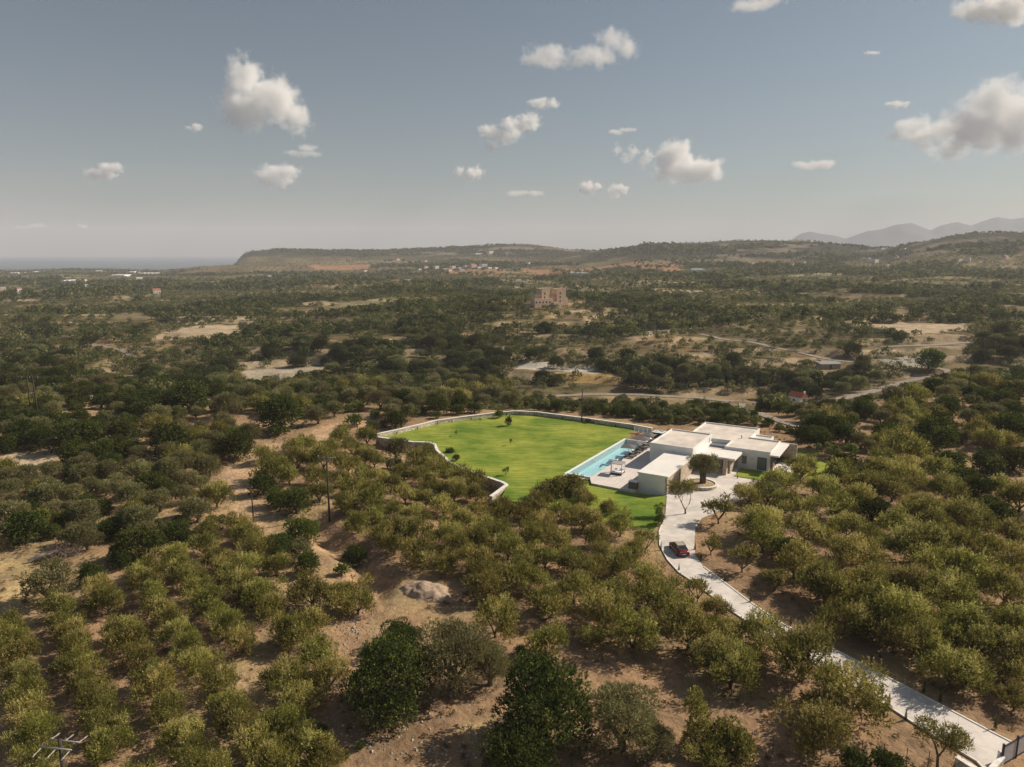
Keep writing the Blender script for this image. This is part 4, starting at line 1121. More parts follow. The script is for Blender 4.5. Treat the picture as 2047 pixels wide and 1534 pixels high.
for i, wd in enumerate(('outer strand over the grove side', 'middle strand', 'outer strand over the gully side')):
    wire(lD[i], lA[i], 1.6, 'thin overhead cable crossing the olive rows, ' + wd)
    wire(lA[i], lC[i], 1.8, 'thin overhead cable crossing above the lawn, ' + wd, .007)
    q = Vector(lD[i]) * 2 - Vector(lA[i]); q.z = lD[i][2]
    wire(lD[i], Vector(lD[i]).lerp(q, .5), .6, 'thin overhead cable leaving the double crossarm towards the viewer, ' + wd)

# ------------------------------------------------------------------ trees
def leaf_cloud(rg, lobes, n, size, aspect, up_bias=.4, shell=.75, tone_sd=.16, spike=0.0, shoots=0, slen=.2):
    """n small leaf clumps over lumpy lobes, gathered along short shoots; returns vertices (n*4) and a tone for each clump"""
    lobes = np.array(lobes)                        # cx, cy, cz, rx, ry, rz, tone
    wgt = (lobes[:, 3] * lobes[:, 4] * lobes[:, 5]) ** (2 / 3); wgt /= wgt.sum()
    m = shoots if shoots else n
    k = rg.choice(len(lobes), m, p=wgt)
    d = rg.normal(size=(m, 3)); d /= np.linalg.norm(d, axis=1)[:, None]
    low = (d[:, 2] < -.35) & (rg.random(m) < .65); d[low, 2] *= -1
    rad = shell + (1.0 - shell) * rg.random(m) ** .6
    rad = rad + spike * (rg.random(m) ** 6) * (d[:, 2] > 0)
    inner = rg.random(m) < .06; rad[inner] *= rg.random(inner.sum())
    c = lobes[k, :3] + d * lobes[k, 3:6] * rad[:, None]
    tone = .42 + lobes[k, 6] * 1.3 + rg.normal(size=m) * tone_sd
    ax = d * .8 + rg.normal(size=(m, 3)) * .35; ax[:, 2] += up_bias
    ax /= np.linalg.norm(ax, axis=1)[:, None]
    if shoots:
        q = rg.integers(0, m, n); t = rg.random(n)
        ln = slen * (.5 + rg.random(m))
        c = c[q] + ax[q] * (t * ln[q])[:, None] + rg.normal(size=(n, 3)) * size * .28 * (1.1 - .7 * t)[:, None]
        ax = ax[q] * .8 + rg.normal(size=(n, 3)) * .5; tone = tone[q] + rg.normal(size=n) * .10; d = d[q]
    else:
        ax = ax + rg.normal(size=(n, 3)) * .45
    ax /= np.linalg.norm(ax, axis=1)[:, None]
    tone = np.clip(tone + (rg.random(n) < .08) * .35, 0, 1)
    s2 = np.cross(ax, rg.normal(size=(n, 3))); s2 /= np.linalg.norm(s2, axis=1)[:, None]
    L = size * (.6 + .8 * rg.random(n)); Wd = L * aspect
    a = ax * L[:, None] / 2; b = s2 * Wd[:, None] / 2
    v = np.stack([c - a, c + b * 1.0 - a * .1, c + a, c - b * 1.0 - a * .1], 1).reshape(-1, 3)
    return v, tone

def quad_idx(n): return np.arange(n * 4).reshape(n, 4)

def crown_lobes(rg, kind):
    """unit crown: radius about 1, standing on z=0"""
    L = []
    kind = kind.replace('big', '')
    if kind == 'olive':
        nl = rg.integers(11, 15); ex = 1 + .3 * rg.random()
        for i in range(nl):
            a = rg.random() * 2 * PI; r = .80 * math.sqrt((i + .5) / nl) * (.75 + .5 * rg.random())
            h = 1.08 - .50 * r + rg.normal() * .15; s = .24 + .15 * rg.random()
            L.append((r * math.cos(a) * ex, r * math.sin(a), h, s, s, s * 1.25, rg.normal() * .12))
        for i in range(6):
            a = rg.random() * 2 * PI; r = .68
            L.append((r * math.cos(a), r * math.sin(a), .62 + rg.normal() * .08, .30, .30, .28, rg.normal() * .10))
    elif kind == 'grey':
        for i in range(rg.integers(13, 17)):
            a = rg.random() * 2 * PI; r = .62 * math.sqrt(rg.random())
            h = .62 + .62 * math.sqrt(max(0, 1 - r * r * 1.5)) * (.7 + .35 * rg.random()); s = .28 + .09 * rg.random()
            L.append((r * math.cos(a), r * math.sin(a), h, s, s, s * .95, rg.normal() * .07))
        for i in range(6):
            a = i + rg.random(); L.append((.6 * math.cos(a), .6 * math.sin(a), .58, .30, .30, .33, rg.normal() * .07))
        L.append((0, 0, .75, .6, .6, .5, 0))
    elif kind == 'dark':
        for i in range(rg.integers(12, 16)):
            a = rg.random() * 2 * PI; r = .68 * math.sqrt(rg.random())
            h = .35 + .85 * math.sqrt(max(0, 1 - r * r)) * (.55 + .45 * rg.random()); s = .30 + .14 * rg.random()
            L.append((r * math.cos(a), r * math.sin(a), h, s, s, s * .85, rg.normal() * .08))
        for i in range(7):
            a = i * .9 + rg.random(); L.append((.66 * math.cos(a), .66 * math.sin(a), .36, .33, .33, .34, rg.normal() * .06))
        L.append((0, 0, .6, .7, .7, .55, -.05))
    elif kind == 'young':
        for i in range(rg.integers(6, 8)):
            a = i * 2.4 + rg.random(); r = .28 + .42 * rg.random()
            L.append((r * math.cos(a), r * math.sin(a), .85 + .5 * rg.random() - .25 * r, .27, .27, .24, rg.normal() * .1))
    elif kind == 'shrub':
        for i in range(7):
            a = i * .9 + rg.random(); r = .5 * rg.random()
            L.append((r * math.cos(a), r * math.sin(a), .35 + .25 * rg.random(), .42, .42, .36, rg.normal() * .1))
    elif kind == 'column':
        for i in range(7):
            L.append((rg.normal() * .12, rg.normal() * .12, .3 + i * .36, .55 - .05 * i, .55 - .05 * i, .36, rg.normal() * .06))
    elif kind == 'cypress':
        for i in range(6):
            L.append((0, 0, .4 + i * .5, .42 - .06 * i, .42 - .06 * i, .4, rg.normal() * .04))
    return L

SPEC = {  # kind: leaf clumps, size (share of a crown radius of 1), aspect, up bias, shell, spikes, material, shoots, shoot length
    'olive': (15000, .082, .30, .75, .55, .25, 'olive', 1500, .24), 'grey': (16000, .068, .36, .35, .74, .10, 'grey_olive', 2200, .12),
    'dark': (14000, .072, .55, .25, .74, .14, 'dark', 1800, .13), 'young': (3000, .10, .36, .5, .45, .3, 'olive', 320, .22),
    'bigdark': (34000, .044, .55, .25, .78, .12, 'dark', 5200, .09), 'biggrey': (34000, .044, .36, .35, .78, .10, 'grey_olive', 5200, .09),
    'shrub': (3000, .12, .40, .6, .6, .4, 'fresh', 260, .3), 'column': (9000, .085, .4, .7, .7, .2, 'dark', 1100, .16), 'cypress': (1500, .16, .3, 1.2, .7, .1, 'dark', 0, 0)}
def trunk_mb(rg, kind):
    mb = MB()
    kind = kind.replace('big', '')
    if kind in ('olive', 'grey', 'dark'):
        base_r = {'olive': .065, 'grey': .10, 'dark': .08}[kind]; fork = {'olive': .22, 'grey': .26, 'dark': .25}[kind]
        lean = rg.normal() * .05
        mb.tube([(0, 0, -.18), (lean * .3, 0, fork * .5), (lean, lean * .4, fork)], [base_r * 1.4, base_r * 1.05, base_r * .9], 8)
        for i in range(5):
            a = i * 2 * PI / 5 + rg.random() * .7; q = .40 + .2 * rg.random()
            mb.tube([(lean, lean * .4, fork * .8), (q * .45 * math.cos(a), q * .45 * math.sin(a), fork + .22), (q * .9 * math.cos(a), q * .9 * math.sin(a), fork + .52), (q * 1.1 * math.cos(a), q * 1.1 * math.sin(a), fork + .8)],
                    [base_r * .65, base_r * .45, base_r * .26, base_r * .1], 6)
    elif kind == 'young':
        mb.tube([(0, 0, -.1), (.03, 0, .25)], [.055, .04], 7)
        for i in range(4):
            a = i * 1.7 + rg.random(); q = .38 + .2 * rg.random()
            mb.tube([(.03, 0, .2), (q * .5 * math.cos(a), q * .5 * math.sin(a), .5), (q * math.cos(a), q * math.sin(a), .85), (q * 1.15 * math.cos(a), q * 1.15 * math.sin(a), 1.15)], [.04, .03, .02, .008], 5)
    else:
        mb.tube([(0, 0, -.1), (0, 0, .7)], [.05, .03], 6)
    return mb
VAR = {}
for kind, nv in (('olive', 7), ('grey', 5), ('dark', 5), ('bigdark', 3), ('biggrey', 3), ('young', 4), ('shrub', 3), ('column', 2), ('cypress', 2)):
    n, sz, asp, ub, shl, spk, mt, nsh, sln = SPEC[kind]
    VAR[kind] = []
    for k in range(nv):
        rg = np.random.default_rng(100 * (1 + list(SPEC).index(kind)) + k)
        v, tone = leaf_cloud(rg, crown_lobes(rg, kind), n, sz, asp, ub, shl, .17, spk, nsh, sln)
        cme = mesh_np('crown', v, quad_idx(n), M[mt], False, {'tone': ('FACE', 'FLOAT', tone)})
        tme = trunk_mb(rg, kind).mesh('trunk'); tme.materials.append(M['bark'])
        VAR[kind].append((cme, tme, v.reshape(-1, 4, 3), tone))
MATVAR = {}
def crown_mesh(kind, k, mt):
    """same leaf clumps, another kind of leaf"""
    if mt is None: return VAR[kind][k][0]
    key = (kind, k, mt)
    if key not in MATVAR:
        me_ = VAR[kind][k][0].copy(); me_.materials.clear(); me_.materials.append(M[mt]); MATVAR[key] = me_
    return MATVAR[key]

TREES = []   # every individual plant: (x, y, z, radius, kind, root)
CZ = {'bigdark': .68, 'biggrey': .82, 'olive': .80, 'grey': .82, 'dark': .68, 'young': .85, 'shrub': .42, 'column': 1.35, 'cypress': 1.5}
NAMES = {'bigdark': 'evergreen_tree', 'biggrey': 'old_olive_tree', 'olive': 'olive_tree', 'grey': 'old_olive_tree', 'dark': 'evergreen_tree', 'young': 'young_olive_tree', 'shrub': 'shrub', 'column': 'columnar_tree', 'cypress': 'cypress_sapling'}
CATS = {'bigdark': 'evergreen tree', 'biggrey': 'olive tree', 'olive': 'olive tree', 'grey': 'olive tree', 'dark': 'evergreen tree', 'young': 'olive tree', 'shrub': 'shrub', 'column': 'tree', 'cypress': 'cypress'}
GROUPS = {'bigdark': 'broad dark evergreen trees', 'biggrey': 'old grey olive trees', 'olive': 'olive trees of the groves', 'grey': 'old grey olive trees', 'dark': 'broad dark evergreen trees', 'young': 'young open-crowned olive trees', 'shrub': 'low green shrubs', 'column': 'columnar trees', 'cypress': 'cypress saplings along the drive and wall'}
rnd = random.Random(11)
def plant(x, y, z, r, kind, mt=None, squash=1.0, parts=True, label=None, variant=None):
    k = rnd.randrange(len(VAR[kind])) if variant is None else variant
    o = empty(NAMES[kind], (x, y, z), rnd.uniform(0, 6.28), label, CATS[kind], GROUPS[kind])
    o.scale = (r, r, r * squash * rnd.uniform(.94, 1.06))
    obj_of(VAR[kind][k][1], 'trunk', o); obj_of(crown_mesh(kind, k, mt), 'crown', o)
    TREES.append([x, y, z, r, kind, o, label, mt])
    return o
def place(u, v, wpx, kind, mt=None, label=None, squash=1.0, variant=None):
    """a tree whose crown's centre is seen at u, v and whose crown is wpx wide there"""
    g = G(u, v)
    for _ in range(4):
        d = g[1] * math.cos(PITCH) + (CAM_H - g[2]) * math.sin(PITCH)
        r = wpx * d / F_PX / 2 * 1.04
        g2 = G(u, v, CZ[kind] * r * squash)
        if g2 is None: return None
        g = g2
    return plant(g[0], g[1], g[2] if False else float(height(g[0], g[1])), r, kind, mt, squash, label=label, variant=variant)
GR = [(318,829,48),(361,854,40),(445,841,46),(457,806,66),(498,783,50),(165,951,66),(280,943,60),(338,938,58),(280,905,40),(414,935,62),(20,963,64),(92,984,70),(142,989,52),(25,1027,70),(165,1027,70),(107,1017,48),(267,989,64),(280,1040,74),(173,1073,66),(366,989,46),(394,1019,62),(25,1001,46),
 (635,829,44),(668,816,42),(500,862,50),(500,788,62),(577,780,56),(543,798,46),(607,806,36),(645,788,46),(696,793,48),(734,790,46),(760,798,50),(798,788,50),(785,811,44),(836,803,50),(859,783,48),(887,796,48),(925,790,56),(958,790,58),(793,895,58),(600,1101,58),(95,1165,100),(990,786,50),(1020,800,40)]
DK = [(305,803,60),(376,798,76),(287,816,60),(158,872,84),(249,862,64),(203,902,62),(150,905,60),(338,882,80),(376,897,50),(470,892,74),(216,938,46),(325,976,52),(51,1060,80),(114,1040,46),(351,1060,50),(280,1088,84),(241,1116,50),(38,869,64),(76,867,52),(15,887,50),(8,933,30),
 (561,829,95),(915,818,30),(948,816,28),(790,841,42),(526,971,56),(709,1111,50),(1921,950,64),(1985,1020,72),(1950,975,60),(1975,925,60),(180,1150,50)]
DKG = [(592,1004,66),(556,996,50),(602,1062,68),(556,1088,52),(612,1129,52),(470,870,50)]
OL = [(432,989,62),(417,1057,50),(470,1045,48),(483,1073,56),(407,1090,56),(437,1116,60),(343,1108,56),(363,1136,54),(292,1136,56),
 (495,1182,62),(531,1187,66),(538,1215,64),(622,1182,84),(690,1190,84),(716,1205,60),(607,1250,84),(577,1266,84),(632,1309,84),(658,1347,80),(569,1360,84),(607,1398,84),(556,1449,84),(620,1487,90),(642,1520,90),(545,1500,84),
 (991,1240,88),(1092,1286,85),(973,1164,84),(1054,1159,76),(1103,1200,90),(1148,1177,76),(1209,1220,90),(1265,1266,100),(1230,1186,80),(1337,1202,90),(1296,1182,76),(1377,1258,104),(1436,1309,94),(1431,1215,52),(1423,1508,76),
 (1441,1270,80),(1504,1308,64),(1463,1340,95),(1523,1267,88),
 (1637,1163,88),(1741,1201,100),(1795,1223,110),(1890,1191,104),(1827,1163,90),(1912,1248,110),(2000,1248,110),(2010,1176,88),(1931,1340,95),(2016,1302,95),(2029,1397,64),(2040,1340,80),(1850,1290,90),(1960,1280,90),
 (1495,988,54),(1536,982,60),(1520,1039,88),(1571,1004,56),(1602,1020,60),(1558,960,56),(1526,1074,72),(1590,1121,88),(1653,1169,95),(1615,1058,80),(1694,1052,64),(1716,1115,95),(1668,1004,80),(1646,973,64),(1716,992,62),(1684,941,62),(1785,976,70),(1748,963,56),(1842,1020,76),(1748,1077,70),(1842,1083,110),(1795,1048,70),(1937,1036,82),(1962,1096,95),(1937,1140,100),(1893,979,64),(1874,938,64),(1811,931,62),(1763,919,56),(2029,1064,64),(2000,975,60),(1870,1130,90),(2035,1120,80),
 (1050,1020,58),(1002,1012,44),(1120,1022,46),(1165,1035,66),(1217,1017,40),(1240,1050,58),(1080,1050,60),(1110,1080,64),(1190,1075,60),(1270,1100,56),(1060,1070,56),(1002,1060,56),(965,1050,56),(955,1080,60),(1015,1095,62),(1052,1115,60),(1090,1112,60),(1145,1120,62),(1190,1137,64),(1240,1120,62),(1295,1150,66),(977,1137,70),
 (531,907,42),(587,892,44),(612,887,40),(653,897,48),(683,872,48),(734,872,46),(701,890,42),(729,910,46),(749,918,42),(788,925,38),(846,918,62),(808,943,44),(849,948,50),(899,943,56),(938,958,64),(907,979,58),(953,989,44),(594,918,50),(544,938,64),(577,948,50),(633,951,46),(638,984,50),(696,928,48),(676,958,44),(724,946,44),(755,951,40),(704,971,48),(739,996,68),(780,968,46),(810,986,50),(851,996,42),(688,1009,48),(716,1045,52),(760,1065,54),(788,1019,48),(828,1032,58),(887,1009,58),(836,1060,62),(912,1040,62),(899,1068,60),(955,1017,44),(841,1103,76),(912,1096,64),(958,1075,60),(950,1116,66),(551,1129,56),(500,1065,50),(513,1098,60),(493,1129,60),(873,920,40),(860,975,46)]
YG = [(1290,1080,60),(1322,972,44),(1395,1177,66),(1422,1086,54),(1602,944,56),(1485,1115,70),(1552,1156,62),(1549,1163,50),(94,938,38)]
SH = [(874,831,26),(823,823,32),(749,831,32),(716,816,32),(709,844,42),(696,818,30),(551,864,42),(683,1141,42),(643,1462,34),(1042,1302,34),(900,905,26),(742,852,30),(768,848,26),(980,812,26),(1030,815,24),(960,840,8),(1700,900,34),(845,823,26)]
for l_, kd, mt_ in ((GR, 'grey', None), (DK, 'dark', None), (DKG, 'dark', 'fresh'), (OL, 'olive', None), (YG, 'young', None), (SH, 'shrub', None)):
    for (u, v, wpx) in l_: place(u, v, wpx, kd, mt_)
# the lower grove: straight rows 4.7 m apart running away to the left
rowp = np.array([(-60, 1250), (85, 1200), (200, 1160), (290, 1140), (330, 1130), (440, 1120), (520, 1150), (500, 1200), (500, 1290), (520, 1360), (545, 1450), (560, 1620), (-60, 1620)], float)
ra = R(-50.3); rx_, ry_ = math.cos(ra), math.sin(ra)
for k in range(-3, 8):
    pp_ = 3.4 + 4.66 * k
    for j in range(-66, 10):
        al = j * 3.75 + (k % 2) * 1.9 + rnd.uniform(-.45, .45); pe = pp_ + rnd.uniform(-.22, .22)
        x = al * rx_ - pe * ry_ * 1.0; y = al * ry_ + pe * rx_
        if y < 38: continue
        u_, v_ = to_px(x, y, 2.0)
        if in_poly(np.array([u_]), np.array([v_]), rowp)[0] and rnd.random() > .03:
            plant(x, y, float(height(x, y)), rnd.uniform(1.6, 2.0), 'olive', None, 1.12)
# the marked ones
place(1110, 977, 62, 'dark', 'olive', 'dense olive tree at the lawn edge, closest to the retaining wall end'); place(1143, 975, 56, 'dark', 'olive', 'dense olive tree at the lawn edge, second towards the terrace'); place(1166, 993, 46, 'olive', None, 'smaller olive tree at the lawn edge, closest to the terrace corner'); place(1085, 985, 44, 'olive')
place(772, 1362, 180, 'bigdark', None, 'large dark leafy tree shading the clearing below the spoil heap', 1.0); place(800, 1275, 84, 'bigdark', None, 'dark leafy treetop rising behind the large shaded tree')
place(905, 1312, 165, 'biggrey', None, 'largest brown-green old olive beside the large dark leafy tree', 1.0); place(980, 1330, 100, 'biggrey')
place(1085, 1420, 205, 'bigdark', 'dark', 'biggest deep green leafy tree standing alone between two old olives', 1.0); place(1040, 1505, 150, 'bigdark')
place(1245, 1436, 165, 'biggrey', None, 'large brown-green old olive by the biggest deep green tree', 1.0); place(1309, 1478, 90, 'biggrey')
place(1392, 1440, 92, 'column', 'olive', 'tall narrow olive-green tree in the lower clearing', 1.0); place(1463, 1488, 95, 'dark', 'olive', 'bushy yellow-green tree beside the wire fence')
place(1605, 1311, 130, 'olive', None, 'spreading olive tree overhanging the middle of the drive'); place(1703, 1384, 136, 'olive', None, 'spreading olive with curved dark trunk beside the drive near two cypress saplings')
place(1628, 1460, 120, 'olive', None, 'bushy low olive in front of the curved-trunk olive by the fence'); place(1640, 1420, 80, 'olive')
place(1438, 1017, 72, 'young', None, 'open olive tree at the forecourt edge opposite the ring planter')
for u_, v_, w_ in ((1905, 1335, 105), (1790, 1265, 100), (1690, 1235, 90)): place(u_, v_, w_, 'olive')
place(1318, 1028, 32, 'column', 'fresh', 'slim green tree on the lawn edge beside the drive')
place(1858, 720, 52, 'dark', 'fresh', 'bright green broad tree beside the valley road bend')
place(160, 788, 26, 'shrub', 'fresh', 'bright yellow-green bush on the scrubby slope')
place(1175, 843, 16, 'shrub', 'dark', 'round dark bush at the foot of the lamp-side power pole')
x, y = P(1017, 852, 0); plant(x, y, .04, 1.25, 'shrub', 'dark', 1.7, label='dark rounded bush standing alone on the far part of the lawn')
x, y = P(997, 836, 0); plant(x, y, .04, 1.6, 'shrub', 'fresh', 1.2, label='bright green bush against the boundary wall by the lawn')
x, y = P(1011, 951, 0); plant(x, y, .04, .8, 'young', 'fresh', 1.3, label='small young tree on the lawn near the retaining wall corner')
x, y = P(912, 872, 0); plant(x, y, .04, .42, 'young', None, 2.2, label='thin leafless-looking sapling on the far lawn near the boundary wall')
x, y = P(1021, 891, 0); plant(x, y, .04, .45, 'young', None, 2.2, label='thin sapling in the middle of the lawn')
x, y = P(912, 921, 0); plant(x, y, .04, 1.1, 'shrub', 'dark', 1.0, label='blue-green bush on the lawn beside the retaining wall bend')

# hand-shaped trees of the forecourt
def special_tree(base, trunk_pts, lobes, n, size, kind_m, label, seed, asp=.36, name='olive_tree'):
    rg = np.random.default_rng(seed)
    o = empty(name, base, 0, label, 'olive tree')
    mb = MB()
    for pts, rr in trunk_pts: mb.tube(pts, rr, 8)
    mb.build('trunk', M['bark'], o)
    v, tone = leaf_cloud(rg, lobes, n * 3, size * .62, asp, .5, .62, .16, .2, n // 3, .42)
    obj_of(mesh_np('crown', v, quad_idx(n * 3), M[kind_m], False, {'tone': ('FACE', 'FLOAT', tone)}), 'crown', o)
    TREES.append([base[0], base[1], base[2], 2.5, 'special', o, label, None])
    return o
rg = np.random.default_rng(5)
lob = []
for i in range(30):
    a = rg.random() * 2 * PI; r = 2.3 * math.sqrt(rg.random()); h = 3.5 + 1.6 * math.sqrt(max(0, 1 - (r / 2.6) ** 2)) * (.3 + .7 * rg.random()) * rg.choice([-.7, 1])
    lob.append((r * math.cos(a), r * math.sin(a), h, .8, .8, .72, rg.normal() * .06))
lob += [(0, 0, 3.6, 2.1, 2.1, 1.5, 0)]
tpt = [([(0, 0, 0), (-.15, 0, 1.0), (-.3, .1, 1.8), (-.5, .2, 2.8)], [.55, .36, .30, .2]), ([(.2, 0, 0), (.35, .1, 1.2), (.55, 0, 2.4), (.9, .1, 3.6)], [.45, .32, .26, .16]), ([(0, .2, 0), (.1, .5, 1.4), (.2, .8, 3.2)], [.5, .35, .18])]
special_tree((px + .15, py - .1, .62), tpt, lob, 13000, .24, 'grey_olive', 'ancient thick-trunked olive tree growing in the ring planter', 5, .4, 'ancient_olive_tree')
bx, by = P(1370, 1027, .1)
lob = [(-1.7, 0, 4.0, .8, .8, .7, .05), (-2.3, .3, 4.7, .7, .7, .6, 0), (-.9, .2, 4.6, .8, .8, .6, 0), (.3, .2, 4.9, .85, .8, .7, .05), (.9, 0, 4.3, .8, .8, .65, 0), (.2, .2, 3.6, .6, .6, .45, .0), (-1.4, -.2, 3.2, .6, .6, .5, .1), (-2.6, 0, 3.9, .5, .5, .4, 0)]
special_tree((bx, by, .1), [([(0, 0, 0), (-.05, 0, .7)], [.16, .12]), ([(-.05, 0, .6), (-.7, 0, 1.9), (-1.2, .1, 3.0), (-1.8, .1, 4.2)], [.1, .075, .05, .02]), ([(-.05, 0, .6), (.6, 0, 1.8), (.8, .1, 2.6), (.6, .2, 4.4)], [.1, .075, .05, .02]), ([(-.7, 0, 1.9), (-.5, .1, 3.0), (-.6, .2, 4.4)], [.05, .035, .015])], lob, 3600, .22, 'olive', 'airy two-stemmed tree growing out of the drive before the villa corner', 9, .4)
bx, by = P(1874, 1536, 0)
lob = [(-1.2, .3, 3.6, .75, .7, .6, .05), (-1.6, 0, 3.0, .5, .5, .4, 0), (.9, 0, 2.9, .9, .9, .7, 0), (1.6, 0, 2.3, .8, .8, .6, .05), (.5, .2, 2.2, .7, .7, .5, 0), (-.6, .2, 3.1, .55, .5, .4, 0), (1.3, .3, 1.7, .6, .6, .5, 0)]
special_tree((bx, by, 0), [([(0, 0, -.2), (-.1, 0, 1.2), (-.4, .1, 2.2), (-1.1, .2, 3.4)], [.13, .1, .07, .02]), ([(-.1, 0, 1.0), (.5, .1, 1.8), (1.0, .1, 2.8)], [.08, .06, .02])], lob, 4200, .2, 'olive', 'young olive with a thin bare trunk beside the gate end of the drive', 12, .4)

# cypress saplings along the drive and the boundary wall
cyp = [(1389, 1100, 'on the inner bend of the drive beside the red car'), (1357, 1141, 'on the outer bend of the drive just past the car'), (1449, 1164, 'first on the grove bank below the inner bend'), (1500, 1205, 'second on the grove bank below the inner bend'), (1580, 1251, 'third on the grove bank below the inner bend'), (1630, 1274, 'fourth on the grove bank below the inner bend'), (1741, 1331, 'on the shaded bank opposite the curved-trunk olive'), (1846, 1386, 'first of the close pair on the shaded bank'), (1879, 1404, 'second of the close pair on the shaded bank'), (1776, 1411, 'smaller of two at the drive edge by the curved-trunk olive'), (1810, 1440, 'larger of two at the drive edge by the curved-trunk olive'), (1989, 1458, 'last on the shaded bank before the gate'), (1321, 1100, 'at the outer drive edge beside the car'), (1401, 1118, 'under the open olive beyond the car')]
for u, v, wd in cyp:
    x, y = P(u, v, 0); plant(x, y, float(height(x, y)), rnd.uniform(.32, .42), 'cypress', None, 1.0, label='small dark cypress sapling ' + wd)
for i, t in enumerate(np.linspace(.10, .93, 13)):
    q = dens(north_wall, 8); p = q[int(t * (len(q) - 1))]
    nx, ny = p[0] + .0, p[1] - .75
    plant(nx, ny, .04, .34, 'cypress', None, .75, label='tiny dark sapling under the boundary wall, number %s of thirteen from its tip' % ['one', 'two', 'three', 'four', 'five', 'six', 'seven', 'eight', 'nine', 'ten', 'eleven', 'twelve', 'thirteen'][i])

# fallen dead tree by the dry grass
g = G(112, 1118)
dt_ = empty('dead_tree', g, 0, 'fallen grey dead tree with a tangle of bare brown branches', 'dead tree')
MB().tube([(-3.2, -1.0, .25), (-1.5, -.3, .7), (.3, .2, 1.2)], [.20, .26, .16], 8).build('trunk', M['rock'], dt_)
rg = np.random.default_rng(3); mb = MB()
for i in range(170):
    a = rg.random() * 2 * PI; p0 = Vector((rg.normal() * 1.2 + 1.0, rg.normal() * 1.0, .3 + rg.random()))
    p1 = p0 + Vector((math.cos(a), math.sin(a), .4 + rg.random())) * (.5 + .7 * rg.random()); p2 = p1 + Vector((rg.normal() * .5, rg.normal() * .5, .4))
    mb.tube([p0, p1, p2], [.035, .02, .008], 3, False, False)
mb.build('branches', M['dead'], dt_)

HOUSES = [(850, 537, 9), (871, 538, 10), (891, 540, 12), (905, 538, 9), (919, 538, 12), (932, 537, 9), (945, 536, 12), (956, 537, 10), (966, 534, 13), (977, 538, 10), (990, 538, 9), (922, 542, 10), (898, 543, 9), (838, 541, 8),
 (952, 509, 26), (979, 508, 12), (794, 521, 7), (850, 524, 6), (1056, 528, 9), (729, 544, 9), (1749, 526, 17), (1736, 519, 10), (1793, 517, 11), (1585, 531, 8), (1607, 527, 8), (1504, 529, 7), (1774, 533, 7), (1917, 523, 14), (1937, 523, 12), (1968, 518, 10), (2012, 518, 12), (1763, 499, 14), (1807, 500, 12), (1621, 484, 7),
 (37, 589, 8), (172, 574, 9), (4, 580, 9), (275, 559, 12), (330, 537, 22), (70, 545, 14), (195, 543, 12), (539, 554, 10), (310, 587, 14),
 (1159, 549, 38), (135, 565, 32), (234, 553, 32), (297, 549, 44), (262, 546, 16), (27, 548, 22), (1402, 543, 24), (1038, 567, 20), (1594, 807, 20), (1655, 736, 30), (1096, 608, 80)]
SIGHT = []
for pl_ in ([(1100, 790), (1160, 789), (1220, 786), (1280, 788), (1330, 790), (1400, 795), (1455, 802)], [(1483, 808), (1520, 825), (1560, 842), (1600, 852)], [(1640, 799), (1700, 790), (1756, 778), (1818, 760), (1900, 744)],
            [(490, 745), (530, 744), (570, 742), (610, 740), (645, 738), (520, 752), (580, 752)], [(20, 925), (55, 920), (90, 915), (50, 945)], [(1035, 738), (1080, 737), (1130, 739), (1180, 742)],
            [(1450, 680), (1504, 686), (1550, 695), (1592, 704), (1647, 718), (1700, 727)], [(1810, 690), (1870, 690), (1930, 683)], [(330, 668), (380, 660), (430, 658), (470, 660)], [(1750, 653), (1800, 650), (1860, 652), (1920, 652)], [(1130, 757), (1180, 757), (1230, 758)]):
    for a, b in zip(pl_, pl_[1:] + pl_[-1:]):
        for f in (0, .5): SIGHT.append((a[0] + (b[0] - a[0]) * f, a[1] + (b[1] - a[1]) * f, 16))
SIGHT = [(u, v, w_, G(u, v)) for u, v, w_ in SIGHT]
def blocks_view(x, y, z, r):
    u, v = to_px(x, y, z + r * .7); rp = F_PX * r / y
    for su, sv, sw_, g_ in SIGHT + [(1594, 800, 26, CHG)]:
        if g_ and abs(u - su) < sw_ / 2 + rp * (.9 if sw_ == 26 else .5) and v - rp * .8 < sv and v + rp > sv - (14 if sw_ == 26 else 3) and y < g_[1] - 1: return True
    return False
CHG = G(1594, 807)
def clears(x, y, z, r):
    """open ground before each far building, so that it is seen over the trees"""
    u, v = to_px(x, y, z + r * .7); rp = F_PX * r / y
    ok = np.ones(len(x), bool)
    for hu, hv, hw, g_ in SIGHT: 
        if g_: ok &= ~((np.abs(u - hu) < hw / 2 + rp * .5) & (v - rp * .8 < hv) & (v + rp > hv - 3) & (y < g_[1] - 1))
    for hu, hv, hw in HOUSES:
        hh = {80: 30, 20: 18, 30: 8}.get(hw, 6)
        g_ = G(hu, hv)
        if g_ is None: continue
        ok &= ~((np.abs(u - hu) < hw / 2 + rp * (.95 if hw == 20 else .4)) & (v - rp * .8 < hv - 1) & (v + rp > hv - hh) & (y < g_[1] + 12))
    return ok

